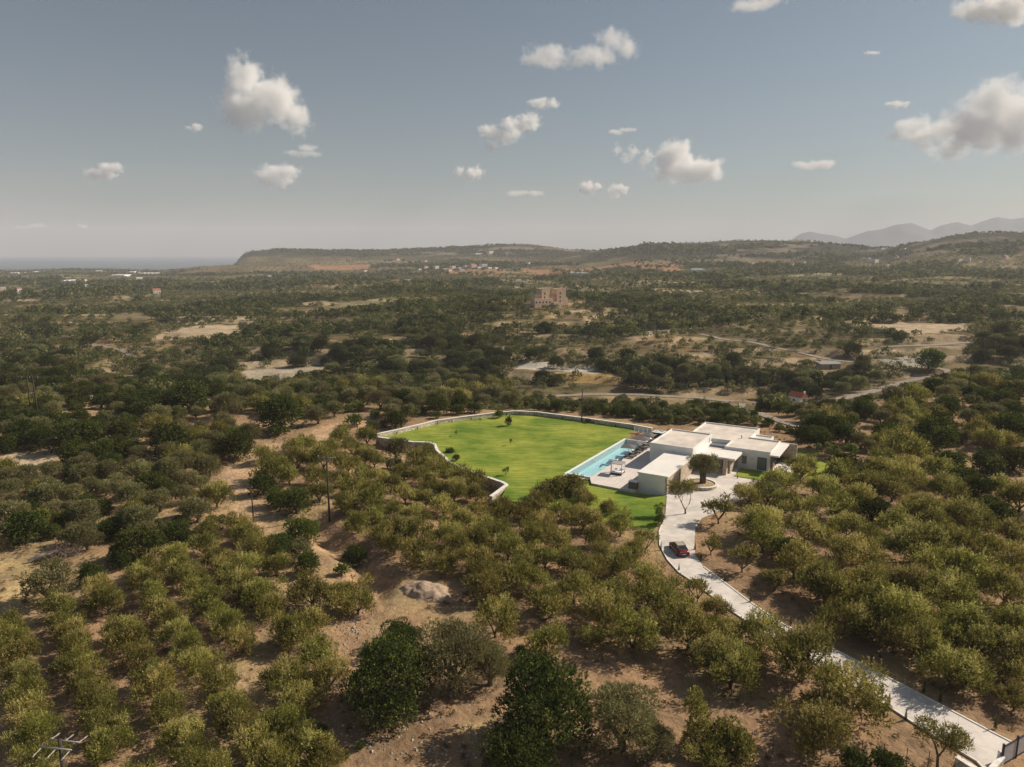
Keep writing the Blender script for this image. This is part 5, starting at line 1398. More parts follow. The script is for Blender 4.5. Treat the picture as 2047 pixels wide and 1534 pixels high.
# autofill: the rest of the groves and woods, thinned where the photograph shows bare ground
taken = [(t[0], t[1], t[3]) for t in TREES]
bare = [p for p, c, b in FW if b >= .5]
def free(x, y, r, k=.80):
    if in_poly(np.array([x]), np.array([y]), lawn_poly)[0] or in_poly(np.array([x]), np.array([y]), estate_poly)[0]: return False
    for pl_ in bare:
        if len(pl_) > 2 and in_poly(np.array([x]), np.array([y]), pl_)[0]: return False
    if dist_line(np.array([x]), np.array([y]), drive_mid)[0] < 3.2 + r * .7: return False
    if in_poly(np.array([x]), np.array([y]), drive_poly)[0]: return False
    if dist_line(np.array([x]), np.array([y]), track_mid)[0] < 3.0 + r * .5: return False
    if dist_line(np.array([x]), np.array([y]), gully)[0] < 2.5 + r * .5: return False
    if dist_line(np.array([x]), np.array([y]), west_wall)[0] < r * .8 or dist_line(np.array([x]), np.array([y]), north_wall)[0] < r * .8 + .4: return False
    for rd in roads:
        if dist_line(np.array([x]), np.array([y]), rd)[0] < 3 + r: return False
    T = np.array(taken)
    return not np.any(np.hypot(T[:, 0] - x, T[:, 1] - y) < (T[:, 2] + r) * k)
fills = [  # outline in the photograph, crown width there, kinds, how often, gap factor
    ([(0, 740), (120, 735), (250, 770), (420, 760), (560, 770), (520, 800), (420, 830), (300, 860), (0, 870)], 36, ['dark', 'grey', 'shrub', 'olive', 'dark'], 480, .66),
    ([(0, 870), (300, 860), (470, 860), (500, 950), (460, 1060), (330, 1120), (0, 1105)], 50, ['dark', 'grey', 'grey', 'olive'], 380, .66),
    ([(0, 1225), (90, 1190), (330, 1120), (560, 1120), (650, 1300), (660, 1534), (0, 1534)], 74, ['olive'], 0, .82),
    ([(520, 905), (700, 870), (860, 900), (1000, 990), (1300, 1080), (1420, 1220), (1560, 1330), (1380, 1340), (1130, 1280), (960, 1210), (780, 1130), (560, 1010)], 54, ['olive'], 300, .84),
    ([(1560, 975), (1640, 905), (2047, 880), (2047, 1420), (1850, 1330), (1640, 1190), (1500, 1120)], 70, ['olive', 'olive', 'olive', 'dark'], 260, .78),
    ([(1600, 890), (1590, 860), (1700, 830), (1900, 770), (2047, 755), (2047, 900), (1640, 920)], 46, ['dark', 'olive', 'dark', 'grey'], 300, .68),
    ([(1060, 822), (1200, 830), (1310, 848), (1500, 852), (1590, 870), (1600, 840), (1500, 815), (1340, 822), (1180, 805), (1050, 800)], 27, ['shrub', 'olive', 'dark', 'shrub', 'olive'], 1300, .50),
    ([(1480, 820), (1560, 850), (1610, 880), (1700, 850), (1740, 815), (1660, 815), (1560, 815)], 30, ['shrub', 'dark', 'olive', 'grey'], 420, .6),
    ([(1750, 765), (2047, 745), (2047, 800), (1900, 800)], 40, ['dark', 'grey', 'dark'], 160, .6),
    ([(430, 775), (620, 765), (1000, 775), (1040, 815), (900, 830), (760, 850), (700, 835), (450, 830)], 44, ['grey', 'grey', 'olive', 'dark'], 420, .60),
    ([(640, 1450), (960, 1480), (1000, 1534), (640, 1534)], 40, ['shrub'], 12, 1.0),
    ([(1560, 1500), (1460, 1534), (1900, 1560), (1880, 1530)], 60, ['dark'], 14, .8),
]
for poly, wpx, kinds, tries, k in fills:
    pp = np.array(poly, float); lo_, hi_ = pp.min(0), pp.max(0)
    for _ in range(tries):
        u, v = rnd.uniform(lo_[0], hi_[0]), rnd.uniform(lo_[1], hi_[1])
        if not in_poly(np.array([u]), np.array([v]), pp)[0]: continue
        g = G(u, v)
        if g is None or g[1] > 330: continue
        kd = rnd.choice(kinds)
        w_ = wpx * rnd.uniform(.75, 1.25) * (.6 if kd == 'shrub' else 1)
        d = g[1] * math.cos(PITCH) + (CAM_H - g[2]) * math.sin(PITCH); r = min(w_ * d / F_PX / 2, 4.6)
        if not free(g[0], g[1], r, k) or (g[1] > 150 and blocks_view(g[0], g[1], g[2], r)): continue
        plant(g[0], g[1], g[2], r, kd, 'dark' if (kd == 'shrub' and rnd.random() < .3) else None)
        taken.append((g[0], g[1], r))

# ------------------------------------------------------------------ wood, groves and scrub of the valley and the hills beyond
def template(seed, n, size, kind):
    rg = np.random.default_rng(seed)
    v, tone = leaf_cloud(rg, crown_lobes(rg, kind), n, size, .75, .2, .85, .2, 0)
    return v, tone
far_pts = {'wood': [], 'grove': []}
ol_ = sorted([t for t in TREES if t[4] == 'olive' and not t[6]], key=lambda t: -t[3] / t[1])
extra = ol_[290:]
for t in extra:
    for ch in list(t[5].children): bpy.data.objects.remove(ch)
    bpy.data.objects.remove(t[5]); TREES.remove(t)
far_pts['grove'].append(np.array([(t[0], t[1], t[2], t[3], 100) for t in extra]))
def scatter(y0, y1, n, seed):
    rg = np.random.default_rng(seed)
    y = np.sqrt(rg.uniform(y0 ** 2, y1 ** 2, n)); x = rg.uniform(-.80, .80, n) * (y + 15)
    return x, y, rg
def gate(x, y, rg, bare_keep=.03):
    pid = patch_id(x, y); t = ps_t[pid]
    ok = np.ones(len(x), bool)
    for (poly, c, b) in FW:
        if len(poly) > 2: ok &= ~(in_poly(x, y, poly) & (rg.random(len(x)) < b))
    for rd in roads: ok &= dist_line(x, y, rd) > 5.5
    return pid, t, ok
allT = np.array([(t[0], t[1], t[3]) for t in TREES])
for (y0, y1, n, seed) in ((215, 420, 5200, 1), (420, 800, 13000, 2), (800, 1600, 26000, 3), (1600, 3150, 52000, 4)):
    x, y, rg = scatter(y0, y1, n, seed)
    # rows: groves snap to a grid turned with their field
    pid, t, ok = gate(x, y, rg)
    ang = ps_a[pid]; sp = np.where(y < 800, 7.0, np.where(y < 1600, 11.0, 20.0))
    a_, b_ = x * np.cos(ang) - y * np.sin(ang), x * np.sin(ang) + y * np.cos(ang)
    gr = (t == 0) | (t == 3)
    a2 = np.where(gr, np.round(a_ / sp) * sp, a_); b2 = np.where(gr, np.round(b_ / (sp * 1.15)) * sp * 1.15, b_)
    x2, y2 = a2 * np.cos(ang) + b2 * np.sin(ang), -a2 * np.sin(ang) + b2 * np.cos(ang)
    jit = np.where(gr, .5, 0); x2 = x2 + rg.normal(size=n) * jit; y2 = y2 + rg.normal(size=n) * jit
    key = np.round(np.stack([x2, y2], 1) / 2.5).astype(int); _, first = np.unique(key, axis=0, return_index=True)
    uniq = np.zeros(n, bool); uniq[first] = True
    z2 = height(x2, y2)
    dens_n = fbm(x2 / 55, y2 / 55, 77, 3)
    pkeep = np.select([t == 0, t == 1, t == 2, t == 3, t == 4], [.9, .97, .16, .6, .75])
    pkeep = pkeep * np.where(t == 1, 1, np.where(t == 0, 1, sstep(.35, .55, dens_n) + .15))
    hill = sstep(14, 34, z2) * sstep(1450, 1650, y2)
    pkeep = pkeep * (1 - hill) + hill * sstep(.40, .52, 1 - fbm(x2 / 90, y2 / 60, 55, 4) + .05)
    if y0 < 300: pkeep = np.maximum(pkeep * .9, .75 * sstep(.42, .56, fbm(x2 / 38, y2 / 22, 78, 3)))
    keep = ok & uniq & (rg.random(n) < pkeep) & (z2 > -29)
    # the castle's hill stays open
    if y0 < 420 and len(allT):
        for i in np.nonzero(keep)[0]:
            if y2[i] < 330 and np.any(np.hypot(allT[:, 0] - x2[i], allT[:, 1] - y2[i]) < allT[:, 2] + 2.0): keep[i] = False
    x2, y2, z2, gr, t = x2[keep], y2[keep], z2[keep], gr[keep], t[keep]
    m = len(x2)
    rr = np.where(gr, rg.uniform(1.7, 2.8, m), rg.uniform(1.8, 5.0, m) ** 1.0)
    if y0 >= 800: rr = np.where(gr, rr * 1.1, rr * 1.25)
    if y0 >= 1600: rr = rr * .85
    isg = gr | (rg.random(m) < .25)
    far_pts['grove'].append(np.stack([x2, y2, z2, rr, np.full(m, y0)], 1)[isg]); far_pts['wood'].append(np.stack([x2, y2, z2, rr, np.full(m, y0)], 1)[~isg])
def hand_far(pts_, kind='wood'):
    out = []
    for (u, v, wpx) in pts_:
        g = G(u, v + wpx * .25)
        if g: out.append((g[0], g[1], g[2], wpx * g[1] / F_PX / 2, 300))
    far_pts[kind].append(np.array(out))
hb = []
hr = random.Random(4)
# belts of big dark trees that the photograph shows
for (u0, v0), (u1, v1), wpx, nn, thick in [((470, 655), (560, 690), 34, 8, 8), ((600, 760), (1000, 730), 42, 60, 22), ((620, 745), (800, 770), 46, 22, 12), ((680, 700), (1010, 700), 34, 50, 22), ((830, 745), (1010, 765), 40, 30, 16), ((1090, 745), (1500, 730), 36, 36, 16), ((800, 608), (1070, 618), 26, 40, 8), ((1100, 612), (1300, 610), 22, 26, 7), ((1370, 750), (1720, 770), 44, 34, 18), ((1740, 740), (1830, 800), 44, 12, 14), ((1920, 700), (2047, 690), 40, 22, 22), ((900, 650), (1100, 700), 28, 30, 14), ((500, 640), (900, 660), 28, 50, 18), ((1400, 690), (1720, 680), 26, 20, 12), ((980, 560), (1030, 575), 14, 12, 4), ((120, 700), (480, 730), 30, 40, 16), ((0, 650), (300, 660), 26, 40, 10), ((1500, 760), (1760, 720), 40, 18, 14), ((1480, 532), (1700, 530), 16, 40, 6), ((640, 770), (1000, 765), 38, 26, 8)]:
    for i in range(int(nn * 1.35)):
        f = hr.random(); hb.append((u0 + (u1 - u0) * f, v0 + (v1 - v0) * f + hr.uniform(-thick, thick), wpx * hr.uniform(.42, 1.05)))
hand_far(hb)
def stamp(pts_, kind, name, mt, label_kind):
    V, T = [], []
    tmpl = {}
    for band, (n_, sz, nv) in {100: (2600, .115, 5), 215: (170, .24, 5), 300: (260, .19, 5), 420: (80, .34, 5), 800: (28, .55, 5), 1600: (11, .95, 5)}.items():
        tmpl[band] = [template(900 + band + q, n_, sz, kind) for q in range(nv)]
    rg = np.random.default_rng(17)
    for band in tmpl:
        P_ = pts_[pts_[:, 4] == band]
        if len(P_) == 0: continue
        which = rg.integers(0, 5, len(P_))
        for q in range(5):
            S = P_[which == q]
            if len(S) == 0: continue
            v, tone = tmpl[band][q]
            a = rg.uniform(0, 6.28, len(S)); ca, sa = np.cos(a)[:, None], np.sin(a)[:, None]
            r = S[:, 3][:, None]
            X = S[:, 0][:, None] + (v[None, :, 0] * ca - v[None, :, 1] * sa) * r
            Y = S[:, 1][:, None] + (v[None, :, 0] * sa + v[None, :, 1] * ca) * r
            Z = S[:, 2][:, None] + v[None, :, 2] * r * rg.uniform(.8, 1.1, len(S))[:, None]
            V.append(np.stack([X, Y, Z], -1).reshape(-1, 3))
            T.append((tone[None, :] + rg.normal(size=len(S))[:, None] * .16).reshape(-1))
    V = np.concatenate(V); T = np.clip(np.concatenate(T), 0, 1)
    o = obj_of(mesh_np(name, V, quad_idx(len(V) // 4), M[mt], False, {'tone': ('FACE', 'FLOAT', T)}), name)
    return tag(o, kind='stuff')
wood = np.concatenate(far_pts['wood']); grove = np.concatenate(far_pts['grove'])
wood = wood[clears(wood[:, 0], wood[:, 1], wood[:, 2], wood[:, 3])]; grove = grove[clears(grove[:, 0], grove[:, 1], grove[:, 2], grove[:, 3])]
# the 290 that show largest on the far slopes are trees of their own
vis = wood[:, 3] / wood[:, 1]
front = np.argsort(-vis)[:290]
for i in front:
    x, y, z, r, _ = wood[i]
    k = rnd.randrange(5)
    mtv = 'farolive' if (i * 7) % 10 < 3 else 'fardark'
    o = obj_of(crown_mesh('dark' if mtv == 'fardark' else 'grey', k, mtv), 'valley_tree', None, (x, y, z)); o.scale = (r, r, r * rnd.uniform(.8, 1.0)); o.rotation_euler = (0, 0, rnd.uniform(0, 6.28))
    tag(o, None, 'tree', 'dark trees on the far side of the valley')
    TREES.append([x, y, z, r, 'valley', o, None, mtv])
wood = np.delete(wood, front, 0)
stamp(wood, 'dark', 'distant_woodland', 'fardark', None)
stamp(grove, 'olive', 'distant_olive_groves', 'farolive', None)
print('COUNTS trees', len(TREES), 'wood', len(wood), 'grove', len(grove), {k: sum(1 for t in TREES if t[4] == k) for k in list(SPEC) + ['valley']})

# ------------------------------------------------------------------ buildings of the valley
def house(u, v, wpx, label, storeys=1, roof='flat', wall='housewall', ratio=.8, rot=None, cat='house', wm=None, group=None, name='village_house', hm=None):
    g = G(u, v)
    if g is None: return None
    d = math.hypot(g[0], g[1]); wd = wpx * g[1] / F_PX; dp = wd * ratio if ratio > 0 else -ratio
    h = hm or (3.4 * storeys + 1.2)
    if rot is None: rot = random.Random(int(u * 7 + v)).uniform(.55, 1.0)
    z = g[2] - .2
    o = empty(name, (g[0], g[1] + dp / 2, z), rot, label, cat, group)
    MB().tray(-wd / 2, wd / 2, -dp / 2, dp / 2, -2, h, .25, .3).build('wall', M[wall], o) if roof == 'flat' else MB().box(-wd / 2, wd / 2, -dp / 2, dp / 2, -2, h).build('wall', M[wall], o)
    if roof == 'gable':
        k = wd * .5 + .35; e = dp / 2 + .35; rz = h + dp * .26
        mb = MB(); mb.add([(-k, -e, h - .05), (k, -e, h - .05), (k, 0, rz), (-k, 0, rz), (k, e, h - .05), (-k, e, h - .05)], [(0, 1, 2, 3), (3, 2, 4, 5), (0, 3, 5), (1, 4, 2), (0, 5, 4, 1)]); mb.build('roof', M['tile'], o)
    nwin = max(1, min(6, int(wd / 3)))
    for st in range(storeys):
        for i in range(nwin):
            x = -wd / 2 + wd * (i + .5) / nwin
            if st == 0 and i == nwin // 2: MB().box(x - .5, x + .5, -dp / 2 - .06, -dp / 2 + .0 - .001, .2, 2.3).build('door', M['wood'], o)
            else: MB().box(x - .55, x + .55, -dp / 2 - .05, -dp / 2 - .001, st * 3 + 1.0, st * 3 + 2.2).build('window', M['glass_dark'], o)
    return o
vil = [(850, 537, 9, 1), (871, 538, 10, 2), (891, 540, 12, 1), (905, 538, 9, 2), (919, 538, 12, 1), (932, 537, 9, 2), (945, 536, 12, 2), (956, 537, 10, 1), (966, 534, 13, 2), (977, 538, 10, 1), (990, 538, 9, 1), (922, 542, 10, 1), (898, 543, 9, 1), (838, 541, 8, 1)]
vw = ['westernmost', 'second from the western end', 'third from the western end', 'fourth from the western end', 'fifth from the western end', 'sixth from the western end', 'seventh, near the middle', 'eighth, just past the middle', 'widest, on the crest', 'second from the eastern end', 'easternmost', 'lower row, under the crest houses', 'lower row, next to the red earth', 'set apart below the western end']
for i, (u, v, wp, st) in enumerate(vil):
    house(u, v, wp, 'small white house of the hill village, ' + vw[i], st, 'flat' if i % 6 else 'gable', group='white houses of the hill village')
for u, v, wp, st, rf, lab in [
    (952, 509, 26, 1, 'flat', 'long low white building high on the wooded hill'), (979, 508, 12, 3, 'flat', 'taller white block at the end of the hilltop building'),
    (794, 521, 7, 1, 'gable', 'lone white house on the slope above the red field'), (850, 524, 6, 1, 'flat', 'lone tiny white house below the wooded hill'), (1056, 528, 9, 1, 'flat', 'pale low house under the dip between hills'), (729, 544, 9, 1, 'flat', 'pale house beside the red field strip'),
    (1749, 526, 17, 2, 'flat', 'two-storey white house with balcony on the dark wooded rise'), (1736, 519, 10, 1, 'flat', 'pale house behind the two-storey white house'), (1793, 517, 11, 1, 'gable', 'ochre house at the foot of the rocky hill'), (1585, 531, 8, 1, 'flat', 'small white house among dark trees, lower of two'), (1607, 527, 8, 1, 'flat', 'small white house among dark trees, upper of two'), (1504, 529, 7, 1, 'flat', 'pale house half hidden at the wood edge'),
    (1774, 533, 7, 1, 'flat', 'tiny white shed below the two-storey white house'), (1917, 523, 14, 1, 'flat', 'pale long house under the rocky hill, nearer the gap'), (1937, 523, 12, 2, 'flat', 'pale house under the rocky hill, beside the long one'), (1968, 518, 10, 1, 'flat', 'white house under the rocky hill, alone'), (2012, 518, 12, 1, 'gable', 'cream house under the rocky hill near the frame edge'), (1763, 499, 14, 1, 'flat', 'white building on the saddle beside the mountains view'), (1807, 500, 12, 1, 'flat', 'long white building on the rocky hill flank'), (1621, 484, 7, 1, 'flat', 'tiny house on the crest of the long hill'),
    (37, 589, 8, 2, 'gable', 'small cream chapel-like house on the coastal plain'), (172, 574, 9, 1, 'flat', 'white house on the coastal plain beside olive rows'), (4, 580, 9, 1, 'flat', 'white house at the very edge of the coastal plain'), (275, 559, 12, 1, 'flat', 'white shed in front of the long greenhouses'), (330, 537, 22, 2, 'flat', 'large white building on the low coastal rise'), (70, 545, 14, 1, 'flat', 'pale building near the shoreline'), (195, 543, 12, 1, 'flat', 'pale low building near the shoreline farms'), (539, 554, 10, 1, 'flat', 'small white house below the low rocky mound'), (310, 587, 14, 1, 'gable', 'cream farmhouse amid the plain beside dry plots')]:
    house(u, v, wp, lab, st, rf)
def greenhouse(u, v, wpx, label):
    g = G(u, v); wd = wpx * g[1] / F_PX
    o = empty('greenhouse', (g[0], g[1], g[2] - .2), 0, label, 'greenhouse', 'plastic greenhouses')
    n = max(2, int(wd / 10)); mb = MB(); prof_ = [(-1, 0), (-1, .62), (-.7, .86), (0, 1), (.7, .86), (1, .62), (1, 0)]
    k = wd / n / 2
    for i in range(n):
        cx = -wd / 2 + k * (2 * i + 1); vs = [(cx + a * k, yy, b * 4.6) for yy in (0, 42) for a, b in prof_]
        mb.add(vs, [(j, j + 1, j + 8, j + 7) for j in range(6)] + [tuple(range(7))[::-1], tuple(range(7, 14))])
    mb.build('cover', M['white'], o); MB().box(-k * .25, k * .25, -.08, -.01, 0, 2.4).build('door', M['shutter'], o)
for u, v, wp, lab in [(1159, 549, 36, 'bright long greenhouse strip beyond the ruined-looking stone villa'), (135, 565, 30, 'long white greenhouse on the coastal plain, lowest of them'), (234, 553, 30, 'long white greenhouse in the middle of the coastal plain'), (297, 549, 44, 'longest white greenhouse near the low rocky mound'), (262, 546, 14, 'short white greenhouse behind the middle one'), (27, 548, 20, 'pale greenhouse near the shoreline edge'), (1402, 543, 22, 'pale greenhouse roof below the long wooded hill')]:
    greenhouse(u, v, wp, lab)
# chapel by the valley road
g = G(1594, 807)
o = empty('chapel', g, .5, 'tiny white chapel with red tiled roof beside the valley road', 'chapel'); o.scale = (1.2, 1.2, 1.25)
MB().box(-1.9, 1.9, -2.6, 2.6, -1, 2.5).build('wall', M['white'], o)
mb = MB(); mb.add([(-2.1, -2.8, 2.45), (0, -2.8, 3.9), (2.1, -2.8, 2.45), (-2.1, 2.8, 2.45), (0, 2.8, 3.9), (2.1, 2.8, 2.45)], [(0, 3, 4, 1), (1, 4, 5, 2), (0, 1, 2), (3, 5, 4), (0, 2, 5, 3)]); mb.build('roof', M['tile'], o)
MB().box(-.5, .5, -2.66, -2.602, 0, 2.0).build('door', M['wood'], o); MB().box(-1.96, -1.902, -.4, .4, 1, 1.8).build('window', M['glass_dark'], o)
MB().box(-.35, .35, -2.7, -2.4, 3.6, 4.5).build('belfry', M['white'], o)
g = G(1655, 736)
o = empty('farm_shed', g, .1, 'low shed with a pale sheet roof on the wooded slope', 'shed')
MB().box(-5, 5, -2.5, 2.5, -1, 2.3).build('wall', M['ochre'], o); mb = MB(); mb.add([(-5.4, -3, 2.31), (5.4, -3, 2.31), (5.4, 3, 3.0), (-5.4, 3, 3.0), (-5.4, -3, 2.4), (5.4, -3, 2.4), (5.4, 3, 3.1), (-5.4, 3, 3.1)], [(0, 1, 2, 3)[::-1], (4, 5, 6, 7), (0, 1, 5, 4), (1, 2, 6, 5), (2, 3, 7, 6), (3, 0, 4, 7)]); mb.build('roof', M['metal'], o)
MB().box(-.6, .6, -2.56, -2.501, 0, 2).build('door', M['wood'], o)
g = G(1038, 567)
o = empty('hillside_house', g, .3, 'pale low house alone on the slope behind the stone villa', 'house')
MB().tray(-7, 7, -4, 4, -1, 3.2, .3, .3).build('wall', M['housewall'], o)
for k in (-4, -1, 3): MB().box(k - .7, k + .7, -4.06, -4.001, .8, 2.1).build('window', M['glass_dark'], o)
# turreted stone villa on its knoll
g = G(1096, 611); zb = g[2] + 1.0
cs = empty('stone_mansion', (g[0], g[1] + 6, zb), R(28), 'turreted brown stone mansion with two square towers on the wooded knoll', 'mansion')
sc_ = g[1] / F_PX
def tower(x0, x1, y0, y1, h, z0=-4):
    w_ = MB().box(x0, x1, y0, y1, z0, h).build('tower', M['castle'], cs)
    mb = MB(); n = 4
    for i in range(n):
        a = x0 + (x1 - x0) * (i + .08) / n; mb.box(a, a + (x1 - x0) / n * .5, y0 + .002, y0 + .5, h, h + .9)
        b = y0 + (y1 - y0) * (i + .08) / n; mb.box(x1 - .5, x1 - .002, b, b + (y1 - y0) / n * .5, h, h + .9)
    mb.build('battlement', M['castle'], w_)
    for st in range(3):
        for f in (.35,):
            x = x0 + (x1 - x0) * f; z = 1.2 + st * 3.3
            if z + 1.4 < h: MB().box(x - .5, x + .5, y0 - .07, y0 - .005, z, z + 1.5).build('window', M['glass_dark'], w_); 
        y = (y0 + y1) / 2
        MB().box(x1 + .005, x1 + .07, y - .5, y + .5, 1.2 + st * 3.3, 2.7 + st * 3.3).build('window', M['glass_dark'], w_)
    return w_
cs.scale = (.95, .95, .9)
ux = lambda u: (u - 1096) * sc_
tower(ux(1076), ux(1097), -3, 6, 12.6); tower(ux(1112), ux(1134), -4, 5, 12.0)
for x0, x1, y0, y1, h in [(ux(1062), ux(1076), -2, 5, 8.2), (ux(1097), ux(1112), -2.5, 4, 7.6), (ux(1054), ux(1098), -6.5, -3.02, 4.6), (ux(1134), ux(1140), -3, 3, 4.5)]:
    w_ = MB().tray(x0 + .01, x1 - .01, y0, y1, -4, h, .4, .5).build('wing', M['castle'], cs)
    for i in range(max(1, int((x1 - x0) / 3))):
        x = x0 + 1.6 + i * 3
        if x < x1 - .8: MB().box(x - .45, x + .45, y0 - .07, y0 - .005, 1.0, 2.5).build('window', M['glass_dark'], w_)
w_ = MB().box(ux(1096), ux(1112), -9, -6.6, -6, 1.5).build('terrace_wall', M['castle'], cs)
for i, (u, lab) in enumerate([(1050, 'slim dark cypress at the mansion garden corner nearest the lawn strip'), (1026, 'slim dark cypress on the yellow lawn strip by the mansion')]):
    gg = G(u, 606); plant(gg[0], gg[1], gg[2], 2.6, 'cypress', None, 1.0, label=lab)
for u, v, r, lab in [(178, 803, 1.7, 'large white boulder on the scrubby slope below the yellow-green bush'), (10, 832, 1.2, 'small white boulder among dark bushes on the slope'), (643, 800, .8, 'small white rock on the ridge of old olives')]:
    g = G(u, v); rg = np.random.default_rng(int(u)); bm = bmesh.new(); bmesh.ops.create_icosphere(bm, subdivisions=2, radius=r)
    for vv in bm.verts: vv.co *= 1 + rg.normal() * .10; vv.co.z *= .7
    me_ = bpy.data.meshes.new('boulder'); bm.to_mesh(me_); bm.free(); me_.materials.append(M['rock'])
    o = obj_of(me_, 'boulder', None, (g[0], g[1], g[2] + r * .4)); tag(o, lab, 'boulder')
# spoil heap by the gully
g = G(852, 1182)
rg = np.random.default_rng(8); nn = 40; V = []
for i in range(nn):
    for k in range(nn):
        a, b = i / (nn - 1) * 2 - 1, k / (nn - 1) * 2 - 1
        rr_ = math.hypot(a, b); V.append((a * 3.9, b * 2.9, max(0, 1 - rr_ * rr_) ** 1.7 * 1.25))
V = np.array(V); V[:, 2] += (fbm(V[:, 0] * 1.2 + 9, V[:, 1] * 1.2, 3) - .5) * .9 * (V[:, 2] > .02) - .15
ca_, sa_ = math.cos(-.5), math.sin(-.5)
V[:, 2] += height(g[0] + V[:, 0] * ca_ - V[:, 1] * sa_, g[1] + V[:, 0] * sa_ + V[:, 1] * ca_) - g[2]
id_ = np.arange(nn * nn).reshape(nn, nn)
o = obj_of(mesh_np('gravel_heap', V, np.stack([id_[:-1, :-1], id_[1:, :-1], id_[1:, 1:], id_[:-1, 1:]], -1).reshape(-1, 4), M['gravel'], True), 'gravel_heap', None, (g[0], g[1], g[2])); o.rotation_euler = (0, 0, -.5)
tag(o, 'pale heap of gravel and spoil beside the washed-out gully', 'gravel heap')
# loose stones in the clearing: too many to count
V, Fq = [], []; rg = np.random.default_rng(21)
for (u0, v0, su, sv, n_) in ((700, 1250, 26, 22, 130), (690, 1215, 30, 40, 90), (880, 1505, 60, 12, 90), (760, 1130, 30, 40, 60), (800, 1455, 60, 30, 90), (1000, 840, 1, 1, 1), (1830, 1190, 60, 60, 60), (1720, 780, 70, 22, 160)):
    for i in range(n_):
        g = G(u0 + rg.normal() * su, v0 + rg.normal() * sv)
        if g is None: continue
        s = (.06 + .16 * rg.random() ** 2) * (3.2 if v0 == 780 else 1); b = len(V)
        pts_ = [(1, 0, 0), (0, 1, 0), (-1, 0, 0), (0, -1, 0), (0, 0, .8), (0, 0, -.5)]
        for p in pts_: V.append((g[0] + (p[0] + rg.normal() * .25) * s, g[1] + (p[1] + rg.normal() * .25) * s, g[2] + .03 + (p[2]) * s))
        Fq += [(b + 0, b + 1, b + 4), (b + 1, b + 2, b + 4), (b + 2, b + 3, b + 4), (b + 3, b + 0, b + 4), (b + 1, b + 0, b + 5), (b + 2, b + 1, b + 5), (b + 3, b + 2, b + 5), (b + 0, b + 3, b + 5)]
tag(obj_of(mesh_np('loose_stones', np.array(V), np.array(Fq), simple('field_stone', (.40, .34, .27), .95, .2, 2)), 'loose_stones'), kind='stuff')
# wire fence of thin posts in the lower clearing
fp = [(1502, 1488), (1545, 1501), (1600, 1515), (1640, 1520), (1722, 1512), (1765, 1522), (1811, 1528), (1855, 1534)]
W = [P(u, v, 0) for u, v in fp]
fe = empty('wire_fence', (W[0][0], W[0][1], 0), 0, 'thin wire fence on slender posts across the lower clearing', 'fence')
for a in W: MB().tube([(a[0] - W[0][0], a[1] - W[0][1], float(height(*a)) - .3), (a[0] - W[0][0], a[1] - W[0][1], float(height(*a)) + 1.5)], .03, 5).build('post', M['pole'], fe)
mb = MB()
for z in (.5, 1.0, 1.4):
    for a, b in zip(W, W[1:]): mb.tube([(a[0] - W[0][0], a[1] - W[0][1], float(height(*a)) + z), (b[0] - W[0][0], b[1] - W[0][1], float(height(*b)) + z)], .006, 3, False, False)
mb.build('wire', M['metal'], fe)
# low dry scrub and tufts between the trees
V = []; T = []
tv = [leaf_cloud(np.random.default_rng(50 + q), crown_lobes(np.random.default_rng(50 + q), 'shrub'), 60, .34, .4, .8, .5, .2, .5) for q in range(4)]
rg = np.random.default_rng(33); cnt = 0
for _ in range(5200):
    y = rg.uniform(45, 290); x = rg.uniform(-.8, .8) * (y + 8)
    if fbm(np.array([x / 16]), np.array([y / 16]), 91, 3)[0] < .47 and y < 215: continue
    if in_poly(np.array([x]), np.array([y]), lawn_poly)[0] or in_poly(np.array([x]), np.array([y]), estate_poly)[0] or in_poly(np.array([x]), np.array([y]), drive_poly)[0]: continue
    if dist_line(np.array([x]), np.array([y]), track_mid)[0] < 3 or dist_line(np.array([x]), np.array([y]), drive_mid)[0] < 4.5: continue
    v, t_ = tv[rg.integers(4)]; s = rg.uniform(.25, .75) * (1.7 if y > 215 else 1); a = rg.random() * 6.28; ca, sa = math.cos(a), math.sin(a)
    z = float(height(x, y))
    V.append(np.stack([x + (v[:, 0] * ca - v[:, 1] * sa) * s, y + (v[:, 0] * sa + v[:, 1] * ca) * s, z + v[:, 2] * s * .8 - .03], 1)); T.append(np.clip(t_ + rg.normal() * .25, 0, 1))
M['scrub'] = foliage('dry_scrub_leaves', (0.09, 0.075, 0.03), (0.19, 0.145, 0.065), (0.36, 0.27, 0.13), 0.3)
V = np.concatenate(V); T = np.concatenate(T)
tag(obj_of(mesh_np('dry_scrub', V, quad_idx(len(V) // 4), M['scrub'], False, {'tone': ('FACE', 'FLOAT', T)}), 'dry_scrub'), kind='stuff')

